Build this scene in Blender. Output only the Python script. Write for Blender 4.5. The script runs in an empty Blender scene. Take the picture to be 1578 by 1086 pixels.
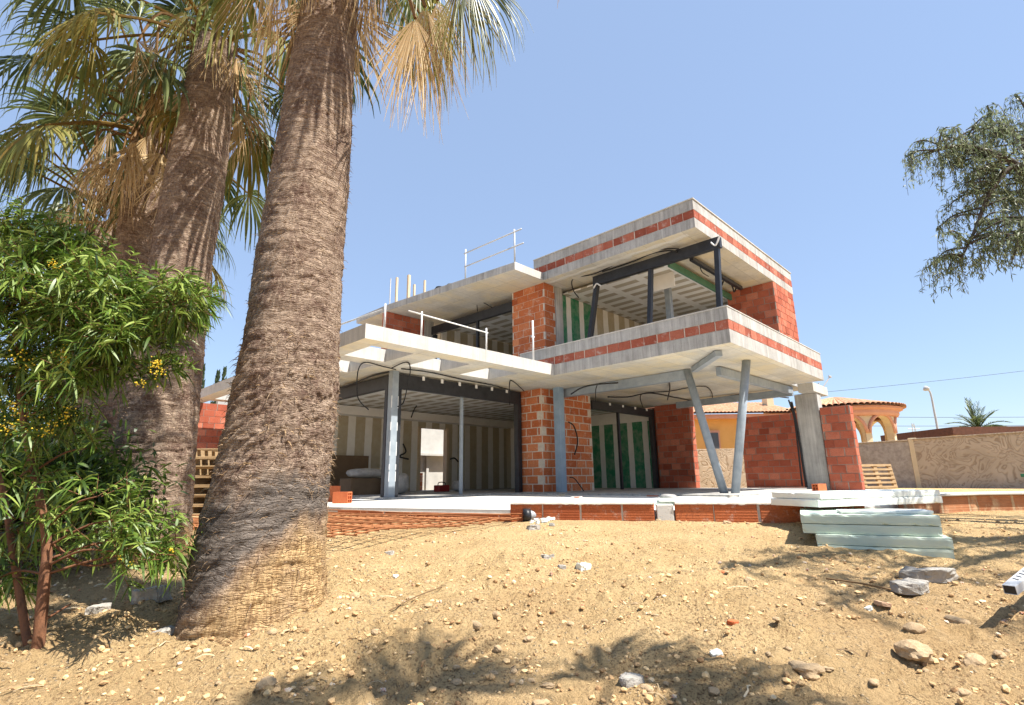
import bpy, bmesh, math, random
import numpy as np
from mathutils import Vector, Matrix
random.seed(7); RNG = np.random.default_rng(11)
sc = bpy.context.scene
COL = sc.collection
R_ = math.radians
# ------------------------------------------------------------------ frame of reference
YAW, PITCH, ROLL, FPX, CX, CY = R_(44.45562), R_(13.46162), R_(-0.743866), 820.498, 789.0, 543.0
FH = np.array([math.cos(YAW), math.sin(YAW), 0.0])           # level view direction
RH = np.array([math.sin(YAW), -math.cos(YAW), 0.0])          # level right
_f = np.array([FH[0]*math.cos(PITCH), FH[1]*math.cos(PITCH), math.sin(PITCH)])
_u = np.cross(RH, _f)
CR = math.cos(ROLL)*RH + math.sin(ROLL)*_u
CU = -math.sin(ROLL)*RH + math.cos(ROLL)*_u
def ray(px, py): return _f*FPX + CR*(px-CX) - CU*(py-CY)
def P(px, py, d):                       # point at a real distance d along the level view direction
    r = ray(px, py); return r*(d/(r @ FH))
def onx(px, py, X): r = ray(px, py); return r*(X/r[0])
def ony(px, py, Y): r = ray(px, py); return r*(Y/r[1])
def onz(px, py, Z): r = ray(px, py); return r*(Z/r[2])
def D(d, l, z=0.0): v = FH*d + RH*l; return np.array([v[0], v[1], z])
def dl(x, y): return x*FH[0]+y*FH[1], x*RH[0]+y*RH[1]

# ------------------------------------------------------------------ numpy noise
def _hash(ix, iy, s):
    h = (ix.astype(np.int64)*374761393 + iy.astype(np.int64)*668265263 + s*2147483647) & 0xffffffff
    h = ((h ^ (h >> 13))*1274126177) & 0xffffffff
    return ((h ^ (h >> 16)) & 0xffff)/65535.0
def vnoise(x, y, s=0):
    x = np.asarray(x, float); y = np.asarray(y, float)
    ix = np.floor(x); iy = np.floor(y); fx = x-ix; fy = y-iy
    fx = fx*fx*(3-2*fx); fy = fy*fy*(3-2*fy)
    a = _hash(ix, iy, s); b = _hash(ix+1, iy, s); c = _hash(ix, iy+1, s); d = _hash(ix+1, iy+1, s)
    return (a*(1-fx)+b*fx)*(1-fy)+(c*(1-fx)+d*fx)*fy
def fbm(x, y, o=4, s=0):
    t = 0; a = .5
    for k in range(o): t = t+a*(vnoise(x, y, s+k*17)-.5); x = x*2.03+3.1; y = y*2.03+1.7; a *= .5
    return t

# ------------------------------------------------------------------ node helpers
def nd(nt, t, ins=None, **props):
    n = nt.nodes.new(t)
    for k, v in props.items(): setattr(n, k, v)
    for k, v in (ins or {}).items():
        s = n.inputs[k]
        if isinstance(v, bpy.types.NodeSocket): nt.links.new(v, s)
        else: s.default_value = v
    return n
def c4(c): return (c[0], c[1], c[2], 1.0)
def newmat(name, rough=.8, spec=.3):
    m = bpy.data.materials.new(name); m.use_nodes = True
    nt = m.node_tree; b = nt.nodes['Principled BSDF']
    b.inputs['Roughness'].default_value = rough
    b.inputs['Specular IOR Level'].default_value = spec
    return m, nt, b
def mth(nt, op, a, b=None, c=None):
    ins = {0: a}
    if b is not None: ins[1] = b
    if c is not None: ins[2] = c
    return nd(nt, 'ShaderNodeMath', ins, operation=op).outputs[0]
def mix(nt, f, a, b, mode='MIX'):
    n = nt.nodes.new('ShaderNodeMix'); n.data_type = 'RGBA'; n.blend_type = mode
    for s, v in ((n.inputs[0], f), (n.inputs[6], a), (n.inputs[7], b)):
        if isinstance(v, bpy.types.NodeSocket): nt.links.new(v, s)
        elif isinstance(v, (int, float)): s.default_value = v
        else: s.default_value = c4(v)
    return n.outputs[2]
def ocoord(nt): return nd(nt, 'ShaderNodeTexCoord').outputs['Object']
def mapped(nt, co, scale=(1, 1, 1), loc=(0, 0, 0)):
    return nd(nt, 'ShaderNodeMapping', {0: co, 'Scale': scale, 'Location': loc}).outputs[0]
def noise(nt, co, scale, detail=5, rough=.6, dist=0.):
    return nd(nt, 'ShaderNodeTexNoise', {'Vector': co, 'Scale': scale, 'Detail': detail, 'Roughness': rough, 'Distortion': dist}).outputs[0]
def ramp(nt, f, stops, interp='LINEAR'):
    n = nd(nt, 'ShaderNodeValToRGB', {0: f}); r = n.color_ramp; r.interpolation = interp
    while len(r.elements) < len(stops): r.elements.new(.5)
    for e, (p, c) in zip(r.elements, stops):
        e.position = p; e.color = c4(c) if isinstance(c, (tuple, list)) else (c, c, c, 1)
    return n.outputs[0]
def bump(nt, b, h, strength=.4, dist=.02):
    n = nd(nt, 'ShaderNodeBump', {'Height': h, 'Strength': strength, 'Distance': dist})
    nt.links.new(n.outputs[0], b.inputs['Normal'])
def setc(nt, b, c): nt.links.new(c, b.inputs['Base Color'])
def wall_uv(nt):                       # u along the wall, v up it, from the face's own direction
    tc = nd(nt, 'ShaderNodeTexCoord'); s = nd(nt, 'ShaderNodeSeparateXYZ', {0: tc.outputs['Object']})
    q = nd(nt, 'ShaderNodeSeparateXYZ', {0: tc.outputs['Normal']})
    ax = mth(nt, 'GREATER_THAN', mth(nt, 'ABSOLUTE', q.outputs[0]), .6)
    az = mth(nt, 'GREATER_THAN', mth(nt, 'ABSOLUTE', q.outputs[2]), .6)
    u = mth(nt, 'MULTIPLY_ADD', ax, mth(nt, 'SUBTRACT', s.outputs[1], s.outputs[0]), s.outputs[0])
    v = mth(nt, 'MULTIPLY_ADD', az, mth(nt, 'SUBTRACT', s.outputs[1], s.outputs[2]), s.outputs[2])
    return tc.outputs['Object'], u, v
def noisy(name, c1, c2, scale=4, rough=.8, bmp=.2, bscale=None, stretch=(1, 1, 1), spec=.3, c3=None, bdist=.01):
    m, nt, b = newmat(name, rough, spec); co = mapped(nt, ocoord(nt), stretch)
    f = noise(nt, co, scale, 6, .65)
    st = [(.3, c1), (.7, c2)] if c3 is None else [(.28, c1), (.5, c2), (.72, c3)]
    setc(nt, b, ramp(nt, f, st))
    if bmp: bump(nt, b, noise(nt, co, bscale or scale*6, 5, .7), bmp, bdist)
    return m
def brickmat(name, c1, c2, mortar, bw=.33, bh=.225, mw=.013, smear=.5, dark=.0, offs=.5):
    m, nt, b = newmat(name, .88, .2); co, u, v = wall_uv(nt)
    w1 = nd(nt, 'ShaderNodeTexNoise', {'Vector': co, 'Scale': 9., 'Detail': 3})
    wv = nd(nt, 'ShaderNodeVectorMath', {0: w1.outputs['Color'], 1: (-.5, -.5, -.5)}, operation='ADD')
    wv = nd(nt, 'ShaderNodeVectorMath', {0: wv.outputs[0], 'Scale': .04}, operation='SCALE')
    uv = nd(nt, 'ShaderNodeCombineXYZ', {0: u, 1: v}).outputs[0]
    uv = nd(nt, 'ShaderNodeVectorMath', {0: uv, 1: wv.outputs[0]}, operation='ADD').outputs[0]
    bt = nd(nt, 'ShaderNodeTexBrick', {'Vector': uv, 'Color1': c4(c1), 'Color2': c4(c2), 'Mortar': c4(mortar), 'Scale': 1.,
            'Mortar Size': mw, 'Mortar Smooth': .25, 'Bias': .0, 'Brick Width': bw, 'Row Height': bh}, offset=offs)
    # grooves of the extruded block and kiln colour clouds
    gr = mth(nt, 'SINE', mth(nt, 'MULTIPLY', v, 6.2832/.032))
    n1 = noise(nt, co, 3.2, 6, .65); n2 = noise(nt, mapped(nt, co, (1, 1, .6), (7, 3, 1)), 4.5, 7, .72)
    col = mix(nt, ramp(nt, n1, [(.35, 0.), (.7, .75)]), bt.outputs[0], (c1[0]*.58, c1[1]*.5, c1[2]*.55))
    n4 = noise(nt, mapped(nt, co, (1, 1, 1), (1, 8, 4)), 2.3, 4, .6)
    col = mix(nt, ramp(nt, n4, [(.5, 0.), (.72, .5)]), col, (min(c1[0]*1.25, .6), c1[1]*1.7, c1[2]*2.0))
    col = mix(nt, mth(nt, 'MULTIPLY', ramp(nt, n2, [(.54, 0.), (.66, 1.)]), smear), col, mortar)
    setc(nt, b, col)
    h = mth(nt, 'ADD', mth(nt, 'MULTIPLY', bt.outputs[1], -1.), mth(nt, 'MULTIPLY', gr, .10))
    h = mth(nt, 'ADD', h, mth(nt, 'MULTIPLY', noise(nt, co, 40, 4), .5))
    bump(nt, b, h, .55, .012)
    return m
def concretemat(name, a, c, stain=.5, boards=(0.5, 9.), warm=None, line=.5):
    m, nt, b = newmat(name, .85, .25); co, u, v = wall_uv(nt)
    f = noise(nt, co, 1.7, 8, .68)
    col = ramp(nt, f, [(.28, a), (.72, c)])
    st = noise(nt, mapped(nt, co, (7, 7, .5)), 1.3, 6, .7)
    s2 = noise(nt, mapped(nt, co, (11, 11, .35), (3, 1, 0)), 1.1, 5, .7)
    col = mix(nt, ramp(nt, s2, [(.5, 0.), (.70, stain*.6)]), col, (min(c[0]*1.45, .8), min(c[1]*1.44, .79), min(c[2]*1.42, .77)))
    col = mix(nt, mth(nt, 'MULTIPLY', ramp(nt, st, [(.5, 0.), (.75, 1.)]), stain), col, (a[0]*.6, a[1]*.6, a[2]*.6))
    if warm:
        wz = noise(nt, co, .9, 6, .7)
        col = mix(nt, ramp(nt, wz, [(.45, 0.), (.62, .75)]), col, warm)
    uv = nd(nt, 'ShaderNodeCombineXYZ', {0: u, 1: v}).outputs[0]
    bt = nd(nt, 'ShaderNodeTexBrick', {'Vector': uv, 'Color1': c4((1, 1, 1)), 'Color2': c4((.84, .83, .80)), 'Mortar': c4((.5, .5, .5)), 'Scale': 1.,
            'Mortar Size': .006, 'Mortar Smooth': .4, 'Brick Width': boards[0], 'Row Height': boards[1]}, offset=.0)
    col = mix(nt, line, col, bt.outputs[0], 'MULTIPLY')
    pit = noise(nt, co, 55, 3, .5)
    col = mix(nt, ramp(nt, pit, [(.30, .55), (.38, 0.)]), col, (a[0]*.5, a[1]*.5, a[2]*.5))
    setc(nt, b, col)
    bump(nt, b, mth(nt, 'ADD', noise(nt, co, 30, 5, .7), mth(nt, 'MULTIPLY', bt.outputs[1], -.8)), .25, .01)
    return m
def boardmat(name, board, tape, period=1.2, tw=.30, horiz=False, both=False):
    m, nt, b = newmat(name, .8, .2); co, u, v = wall_uv(nt)
    uu = mth(nt, 'ADD', u, mth(nt, 'MULTIPLY', noise(nt, co, 3., 3), .05))
    if both:
        uv = nd(nt, 'ShaderNodeCombineXYZ', {0: v, 1: u}).outputs[0]
        f = nd(nt, 'ShaderNodeTexBrick', {'Vector': uv, 'Scale': 1., 'Mortar Size': .12, 'Mortar Smooth': .03, 'Brick Width': 1.0, 'Row Height': .46}, offset=.0).outputs[1]
    else:
        fr = mth(nt, 'FRACT', mth(nt, 'DIVIDE', uu, period))
        f = mth(nt, 'LESS_THAN', fr, tw/period)
    col = mix(nt, f, board, tape)
    n = noise(nt, co, 5, 6)
    col = mix(nt, ramp(nt, n, [(.4, 0.), (.75, .35)]), col, (tape[0]*.75, tape[1]*.72, tape[2]*.66))
    setc(nt, b, col)
    return m
def attrmat(name, stops, attr='Col', rough=.75, spec=.25, trans=0., nz=0.):
    m, nt, b = newmat(name, rough, spec)
    a = nd(nt, 'ShaderNodeAttribute', attribute_name=attr).outputs['Fac']
    if nz: a = mth(nt, 'ADD', a, mth(nt, 'MULTIPLY', mth(nt, 'SUBTRACT', noise(nt, ocoord(nt), 30, 3), .5), nz))
    c = ramp(nt, a, stops); setc(nt, b, c)
    if trans:
        t = nd(nt, 'ShaderNodeBsdfTranslucent', {'Color': c}); mx = nd(nt, 'ShaderNodeMixShader', {0: trans, 1: b.outputs[0], 2: t.outputs[0]})
        out = [n for n in nt.nodes if n.type == 'OUTPUT_MATERIAL'][0]; nt.links.new(mx.outputs[0], out.inputs[0])
    return m

M = {}
M['brick'] = brickmat('hollow brick', (.52, .165, .07), (.40, .115, .048), (.56, .49, .42), bw=.36, mw=.020, smear=.6)
M['brick_grey_joint'] = brickmat('hollow brick grey joints', (.47, .145, .085), (.34, .095, .056), (.17, .145, .12), bw=.31, bh=.2, mw=.015, smear=.3)
M['brick_band'] = brickmat('brick band', (.44, .13, .07), (.30, .085, .05), (.48, .43, .37), bw=.33, bh=20., mw=.012, smear=.55)
M['brick_plinth'] = brickmat('plinth brick', (.50, .15, .055), (.38, .105, .04), (.50, .40, .28), bw=.45, bh=20., mw=.014, smear=.5)
M['brick_sandy'] = brickmat('sandy brick', (.40, .17, .08), (.45, .24, .12), (.5, .38, .24), bw=.5, bh=20., mw=.02, smear=1.)
M['concrete'] = concretemat('raw concrete', (.27, .265, .25), (.47, .46, .44), .75, (.5, 9.))
M['concrete_pale'] = concretemat('pale concrete', (.38, .37, .345), (.55, .535, .50), .45, (2.5, 9.))
M['soffit'] = concretemat('formwork soffit', (.46, .44, .40), (.66, .63, .56), .3, (1.0, .5), (.70, .60, .40), .85)
M['cast_white'] = concretemat('cast terrace', (.55, .54, .50), (.68, .66, .61), .1, (2.5, 2.5), None, .5)
M['drywall'] = boardmat('taped drywall', (.42, .36, .245), (.76, .74, .68), .62, .27)
M['greenboard'] = boardmat('green drywall', (.035, .20, .10), (.70, .69, .64), .62, .22)
M['ceiling'] = boardmat('taped ceiling', (.42, .37, .28), (.78, .77, .73), both=True)
M['plaster'] = noisy('white plaster', (.72, .70, .65), (.80, .78, .74), 3, .85, .1)
M['green_sheet'] = noisy('green sheet', (.06, .16, .10), (.09, .20, .13), 4, .8, .05)
M['black'] = noisy('black steel', (.012, .013, .016), (.028, .03, .036), 6, .45, .05, spec=.4)
M['cable'] = noisy('black cable', (.012, .012, .014), (.03, .03, .03), 20, .55, 0)
M['steel'] = noisy('primed steel', (.20, .24, .28), (.30, .34, .38), 5, .5, .08, spec=.45)
M['steel_blue'] = noisy('blue primed steel', (.17, .25, .34), (.24, .33, .43), 4, .5, .08, spec=.45)
M['galv'] = noisy('galvanised', (.36, .37, .38), (.52, .53, .54), 20, .45, .05, spec=.5)
M['white_metal'] = noisy('white metal', (.62, .62, .60), (.75, .75, .74), 10, .5, .05)
M['wood'] = noisy('pallet wood', (.30, .20, .10), (.46, .33, .19), 5, .8, .3, stretch=(1, 1, 8))
M['wood_new'] = noisy('new timber', (.50, .38, .24), (.62, .50, .34), 4, .75, .2, stretch=(6, 6, 1))
M['cardboard'] = noisy('brown board', (.13, .085, .05), (.18, .12, .07), 3, .85, .1)
M['plastic_bag'] = noisy('sack paper', (.22, .21, .195), (.42, .40, .375), 7, .5, .5, spec=.4)
M['red'] = noisy('red tool', (.22, .015, .015), (.30, .02, .02), 5, .4, .05, spec=.5)
M['foam'] = noisy('pale green foam', (.50, .60, .50), (.60, .68, .57), 2.2, .75, .25, bscale=60, bdist=.004)
M['foam_white'] = noisy('whitish foam', (.70, .72, .65), (.79, .80, .73), 2.5, .75, .25, bscale=60, bdist=.004)
M['rust'] = noisy('rusty bar', (.20, .075, .03), (.36, .15, .06), 14, .9, .3)
M['terracotta'] = noisy('brick clay', (.46, .11, .04), (.54, .16, .06), 7, .85, .3)
M['rubble'] = noisy('broken concrete', (.26, .24, .21), (.46, .43, .38), 7, .9, .8, bscale=30, bdist=.02)
M['tile'] = noisy('broken tile', (.40, .25, .16), (.50, .34, .22), 6, .85, .3)
M['pipe'] = noisy('grey pipe', (.30, .32, .34), (.40, .42, .44), 5, .4, .05)
M['ochre'] = noisy('ochre render', (.62, .36, .11), (.70, .43, .15), 2, .85, .1)
M['salmon'] = noisy('salmon trim', (.52, .27, .18), (.60, .34, .24), 3, .85, .1)
M['cream_wall'] = noisy('cream render', (.60, .50, .32), (.66, .56, .38), 3, .85, .1)
M['bark_red'] = noisy('reddish bark', (.06, .028, .016), (.19, .085, .042), 22, .9, .9, bscale=60, stretch=(1, 1, .4), c3=(.11, .055, .035))
M['bark_dark'] = noisy('dark bark', (.05, .04, .03), (.12, .10, .08), 9, .9, .6, bscale=30)
M['brown_roof'] = noisy('brown eave', (.07, .028, .016), (.12, .05, .03), 6, .8, .2)
M['lamp_grey'] = noisy('lamp grey', (.34, .35, .36), (.42, .43, .44), 5, .5, 0)
M['tarp'] = noisy('black tarp', (.01, .01, .011), (.03, .03, .032), 12, .6, .8, bscale=20)
M['green_paint'] = noisy('green paint', (.02, .14, .08), (.03, .20, .11), 5, .5, .05)
M['yellow_wood'] = noisy('yellow board', (.55, .36, .10), (.66, .44, .14), 5, .6, .1, stretch=(1, 1, 5))
M['white_out'] = noisy('white wall', (.36, .35, .33), (.46, .45, .42), 2, .85, .1)
M['glass_dark'] = noisy('dark pane', (.03, .03, .035), (.05, .05, .055), 2, .15, 0, spec=.6)
# leaf materials
M['fan_green'] = attrmat('fan green', [(0., (.035, .055, .018)), (.5, (.085, .12, .036)), (1., (.24, .27, .10))], rough=.42, spec=.45, trans=.38)
M['fan_olive'] = attrmat('fan yellowing', [(0., (.22, .135, .03)), (.5, (.25, .21, .05)), (1., (.16, .20, .055))], rough=.6, trans=.38)
M['fan_dry'] = attrmat('fan dry', [(0., (.24, .14, .06)), (.5, (.46, .32, .16)), (1., (.74, .60, .37))], rough=.8, trans=.3)
M['leaf_acacia'] = attrmat('narrow leaf', [(0., (.03, .06, .010)), (.5, (.115, .20, .025)), (1., (.33, .41, .09))], rough=.42, spec=.45, trans=.38)
M['flower'] = attrmat('yellow blossom', [(0., (.66, .44, .02)), (1., (.86, .70, .10))], rough=.8, trans=.2)
M['leaf_pepper'] = attrmat('pepper leaf', [(0., (.08, .11, .05)), (.5, (.16, .20, .105)), (1., (.34, .37, .24))], rough=.45, trans=.45)
M['leaf_dark'] = attrmat('cypress leaf', [(0., (.02, .04, .02)), (1., (.05, .08, .04))], rough=.7)
M['gravel'] = attrmat('gravel', [(0., (.30, .175, .085)), (.5, (.54, .36, .18)), (.92, (.68, .49, .26)), (.975, (.54, .47, .39)), (1., (.46, .20, .11))], rough=.9, nz=.3)
M['stone'] = noisy('field stone', (.36, .25, .14), (.52, .38, .23), 8, .9, .6, bscale=30)
M['litter'] = attrmat('dry litter', [(0., (.16, .10, .05)), (.6, (.36, .26, .15)), (1., (.55, .45, .30))], rough=.9)

def trunkmat(name):
    m, nt, b = newmat(name, .95, .12); co = ocoord(nt)
    wob = nd(nt, 'ShaderNodeTexNoise', {'Vector': co, 'Scale': 7., 'Detail': 4}).outputs['Color']
    cw = nd(nt, 'ShaderNodeVectorMath', {0: co, 1: nd(nt, 'ShaderNodeVectorMath', {0: wob, 'Scale': .05}, operation='SCALE').outputs[0]}, operation='ADD').outputs[0]
    ring = noise(nt, mapped(nt, cw, (6., 6., 48.)), 1., 6, .75, .6)
    spot = noise(nt, co, 6.5, 7, .72); fib = noise(nt, mapped(nt, cw, (60, 60, 26)), 1., 5, .75); vfib = noise(nt, mapped(nt, cw, (75, 75, 9)), 1., 4, .7); grit = noise(nt, co, 130, 3, .7)
    vo = nd(nt, 'ShaderNodeTexVoronoi', {'Vector': mapped(nt, cw, (13, 13, 80)), 'Scale': 1., 'Randomness': 1.}, feature='DISTANCE_TO_EDGE').outputs['Distance']
    crack = ramp(nt, vo, [(.02, 1.), (.13, 0.)])
    col = ramp(nt, ring, [(.30, (.13, .085, .06)), (.5, (.29, .21, .155)), (.70, (.52, .40, .30))])
    col = mix(nt, ramp(nt, spot, [(.46, 0.), (.60, .85)]), col, (.13, .078, .058))
    col = mix(nt, ramp(nt, fib, [(.5, 0.), (.68, .7)]), col, (.58, .45, .33))
    col = mix(nt, ramp(nt, grit, [(.34, .6), (.45, 0.)]), col, (.12, .08, .065))
    s = nd(nt, 'ShaderNodeAttribute', attribute_name='dark_bark_shade').outputs['Fac']  # dark bark with shade painted into its colour
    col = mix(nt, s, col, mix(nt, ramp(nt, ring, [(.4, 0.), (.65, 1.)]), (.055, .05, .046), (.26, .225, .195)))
    t = nd(nt, 'ShaderNodeAttribute', attribute_name='tan').outputs['Fac']  # pale fibrous foot; on the front palm sunlight is painted in too
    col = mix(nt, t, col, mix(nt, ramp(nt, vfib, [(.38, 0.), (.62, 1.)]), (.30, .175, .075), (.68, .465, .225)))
    col = mix(nt, mth(nt, 'MULTIPLY', crack, ramp(nt, noise(nt, co, 9., 5, .7), [(.44, .0), (.66, .4)])), col, (.08, .052, .036))
    setc(nt, b, col)
    h = mth(nt, 'ADD', ring, mth(nt, 'MULTIPLY', fib, .8)); h = mth(nt, 'ADD', h, mth(nt, 'MULTIPLY', crack, -.5)); h = mth(nt, 'ADD', h, mth(nt, 'MULTIPLY', grit, .4))
    bump(nt, b, h, .8, .025)
    return m
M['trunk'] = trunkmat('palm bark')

def groundmat():
    m, nt, b = newmat('sandy dirt', .95, .1); co = ocoord(nt)
    soil = nd(nt, 'ShaderNodeAttribute', attribute_name='soil').outputs['Fac']
    n1 = noise(nt, co, 1.3, 8, .65); n2 = noise(nt, co, 9., 8, .75); n3 = noise(nt, co, 60., 5, .8)
    sand = ramp(nt, n1, [(.3, (.60, .405, .19)), (.7, (.78, .565, .295))])
    dirt = ramp(nt, n2, [(.3, (.34, .20, .10)), (.5, (.58, .385, .195)), (.72, (.74, .53, .285))])
    k = mth(nt, 'ADD', soil, mth(nt, 'MULTIPLY', mth(nt, 'SUBTRACT', n2, .5), 1.3))
    col = mix(nt, ramp(nt, k, [(.15, 0.), (.85, 1.)]), sand, dirt)
    gm = mth(nt, 'MULTIPLY', ramp(nt, n3, [(.40, 1.), (.50, 0.)]), ramp(nt, noise(nt, co, 2.1, 5, .7), [(.34, .25), (.58, .95)]))
    col = mix(nt, gm, col, (.19, .105, .052))
    vor = nd(nt, 'ShaderNodeTexVoronoi', {'Vector': co, 'Scale': 42., 'Randomness': 1.}, feature='F1')
    peb = ramp(nt, vor.outputs['Distance'], [(.18, 1.), (.34, 0.)])
    pm = mth(nt, 'MULTIPLY', peb, ramp(nt, noise(nt, co, 3.5, 3), [(.42, 0.), (.6, 1.)]))
    pm = mth(nt, 'MULTIPLY', pm, ramp(nt, vor.outputs['Color'], [(.35, 0.), (.5, .8)]))
    col = mix(nt, pm, col, (.58, .46, .31))
    setc(nt, b, col)
    h = mth(nt, 'ADD', mth(nt, 'MULTIPLY', n2, 1.), mth(nt, 'MULTIPLY', n3, .5))
    h = mth(nt, 'ADD', h, mth(nt, 'MULTIPLY', pm, .5))
    bump(nt, b, h, 1., .07)
    return m
M['ground'] = groundmat()
def stampmat():
    m, nt, b = newmat('stamped wall render', .9, .2); co, u, v = wall_uv(nt)
    uv = nd(nt, 'ShaderNodeCombineXYZ', {0: u, 1: v}).outputs[0]
    f = nd(nt, 'ShaderNodeTexNoise', {'Vector': uv, 'Scale': 1.5, 'Detail': 2., 'Roughness': .5, 'Distortion': 1.2}).outputs[0]
    st = mth(nt, 'ABSOLUTE', mth(nt, 'SUBTRACT', mth(nt, 'FRACT', mth(nt, 'MULTIPLY', f, 9.)), .5))
    line = ramp(nt, st, [(.03, 1.), (.26, 0.)])
    n1 = noise(nt, co, 1.2, 6)
    base = ramp(nt, n1, [(.3, (.40, .34, .255)), (.7, (.54, .465, .355))])
    setc(nt, b, mix(nt, mth(nt, 'MULTIPLY', mth(nt, 'MULTIPLY', line, .8), ramp(nt, noise(nt, co, 2.2, 4), [(.35, .25), (.6, .9)])), base, (.24, .185, .125)))
    bump(nt, b, mth(nt, 'MULTIPLY', line, -1.), .5, .02)
    return m
M['stamp'] = stampmat()
def rooftile():
    m, nt, b = newmat('clay roof tiles', .85, .2); co = ocoord(nt)
    n = noise(nt, co, 6, 4); setc(nt, b, ramp(nt, n, [(.3, (.33, .15, .08)), (.5, (.46, .26, .15)), (.75, (.58, .40, .26))]))
    return m
M['tiles'] = rooftile()

# ------------------------------------------------------------------ mesh builder
class MB:
    def __init__(s): s.v = []; s.f = []; s.m = []; s.a = []
    def add(s, vs, fs, mi=0, a=0.):
        o = len(s.v); s.v.extend([tuple(map(float, p)) for p in vs])
        s.f.extend([tuple(i+o for i in f) for f in fs]); s.m.extend([mi]*len(fs)); s.a.extend([a]*len(vs)); return s
    def box(s, x0, y0, z0, x1, y1, z1, mi=0):
        x0, x1 = min(x0, x1), max(x0, x1); y0, y1 = min(y0, y1), max(y0, y1); z0, z1 = min(z0, z1), max(z0, z1)
        vs = [(x0, y0, z0), (x1, y0, z0), (x1, y1, z0), (x0, y1, z0), (x0, y0, z1), (x1, y0, z1), (x1, y1, z1), (x0, y1, z1)]
        return s.add(vs, [(0, 3, 2, 1), (4, 5, 6, 7), (0, 1, 5, 4), (1, 2, 6, 5), (2, 3, 7, 6), (3, 0, 4, 7)], mi)
    def prism(s, poly, z0, z1, mi=0):
        a = sum(poly[i][0]*poly[(i+1) % len(poly)][1]-poly[(i+1) % len(poly)][0]*poly[i][1] for i in range(len(poly)))
        if a < 0: poly = poly[::-1]
        n = len(poly); vs = [(p[0], p[1], z0) for p in poly]+[(p[0], p[1], z1) for p in poly]
        fs = [tuple(range(n-1, -1, -1)), tuple(range(n, 2*n))]+[(i, (i+1) % n, n+(i+1) % n, n+i) for i in range(n)]
        return s.add(vs, fs, mi)
    def bar(s, a, b, w, h=None, up=(0, 0, 1), mi=0):
        h = h or w; a = Vector(a); b = Vector(b); d = (b-a).normalized(); u = Vector(up)
        if abs(d.dot(u)) > .97: u = Vector((0, 1, 0))
        r = d.cross(u).normalized(); u = r.cross(d).normalized()
        vs = [q+r*(sx*w/2)+u*(sy*h/2) for q in (a, b) for sx, sy in ((-1, -1), (1, -1), (1, 1), (-1, 1))]
        return s.add(vs, [(3, 2, 1, 0), (4, 5, 6, 7), (0, 1, 5, 4), (1, 2, 6, 5), (2, 3, 7, 6), (3, 0, 4, 7)], mi)
    def tube(s, pts, r, n=8, mi=0, cap=True):
        pts = [Vector(q) for q in pts]; k = len(pts); rs = r if isinstance(r, (list, tuple)) else [r]*k
        vs = []; pu = None
        for i, q in enumerate(pts):
            d = (pts[min(i+1, k-1)]-pts[max(i-1, 0)]).normalized()
            u = pu if pu is not None else (Vector((0, 0, 1)) if abs(d.z) < .9 else Vector((1, 0, 0)))
            u = (u-d*u.dot(d)); u = u.normalized() if u.length > 1e-5 else d.orthogonal().normalized()
            w = d.cross(u); pu = u
            for j in range(n):
                t = 2*math.pi*j/n; vs.append(q+(u*math.cos(t)+w*math.sin(t))*rs[i])
        fs = [(i*n+j, i*n+(j+1) % n, (i+1)*n+(j+1) % n, (i+1)*n+j) for i in range(k-1) for j in range(n)]
        if cap: fs += [tuple(range(n-1, -1, -1)), tuple((k-1)*n+j for j in range(n))]
        return s.add(vs, fs, mi)
    def npgrid(s, V, mi=0, a=None, closed=False):     # V: (rows, cols, 3)
        r, c = V.shape[:2]; o = len(s.v); s.v.extend(map(tuple, V.reshape(-1, 3).tolist()))
        s.a.extend((np.zeros(r*c) if a is None else np.broadcast_to(a, (r, c)).reshape(-1)).tolist())
        cc = c if closed else c-1
        for i in range(r-1):
            for j in range(cc):
                j2 = (j+1) % c; s.f.append((o+i*c+j, o+i*c+j2, o+(i+1)*c+j2, o+(i+1)*c+j)); s.m.append(mi)
        return s
    def build(s, name, mats, parent=None, smooth=False, attr=None, bevel=0., loc=None, rotz=None):
        me = bpy.data.meshes.new(name); me.from_pydata(s.v, [], s.f)
        mats = mats if isinstance(mats, (list, tuple)) else [mats]
        for q in mats: me.materials.append(M[q] if isinstance(q, str) else q)
        if len(mats) > 1: me.polygons.foreach_set('material_index', s.m)
        if smooth: me.polygons.foreach_set('use_smooth', [True]*len(me.polygons))
        if attr:
            at = me.attributes.new(attr, 'FLOAT', 'POINT'); at.data.foreach_set('value', s.a)
        me.update(); o = bpy.data.objects.new(name, me); COL.objects.link(o)
        if parent is not None: o.parent = parent
        if loc is not None: o.location = loc
        if rotz is not None: o.rotation_euler = (0, 0, rotz)
        if bevel:
            b = o.modifiers.new('bevel', 'BEVEL'); b.width = bevel; b.segments = 2; b.limit_method = 'ANGLE'
        return o
def tag(o, label=None, cat=None, group=None, kind=None):
    if label: o['label'] = label
    if cat: o['category'] = cat
    if group: o['group'] = group
    if kind or label: o['kind'] = kind or 'thing'
    return o
def empty(name, loc, label, cat, group=None, rotz=0.):
    o = bpy.data.objects.new(name, None); COL.objects.link(o); o.location = loc; o.rotation_euler = (0, 0, rotz)
    o.empty_display_size = .2
    return tag(o, label, cat, group)
def dup(root, loc, rotz=0., label=None, scale=None):
    r = root.copy(); COL.objects.link(r); r.location = loc; r.rotation_euler = (root.rotation_euler[0], root.rotation_euler[1], rotz)
    if label: r['label'] = label
    if scale: r.scale = scale
    for ch in list(root.children):
        c = ch.copy(); COL.objects.link(c); c.parent = r
        for g in list(ch.children):
            d = g.copy(); COL.objects.link(d); d.parent = c
    return r
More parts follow.
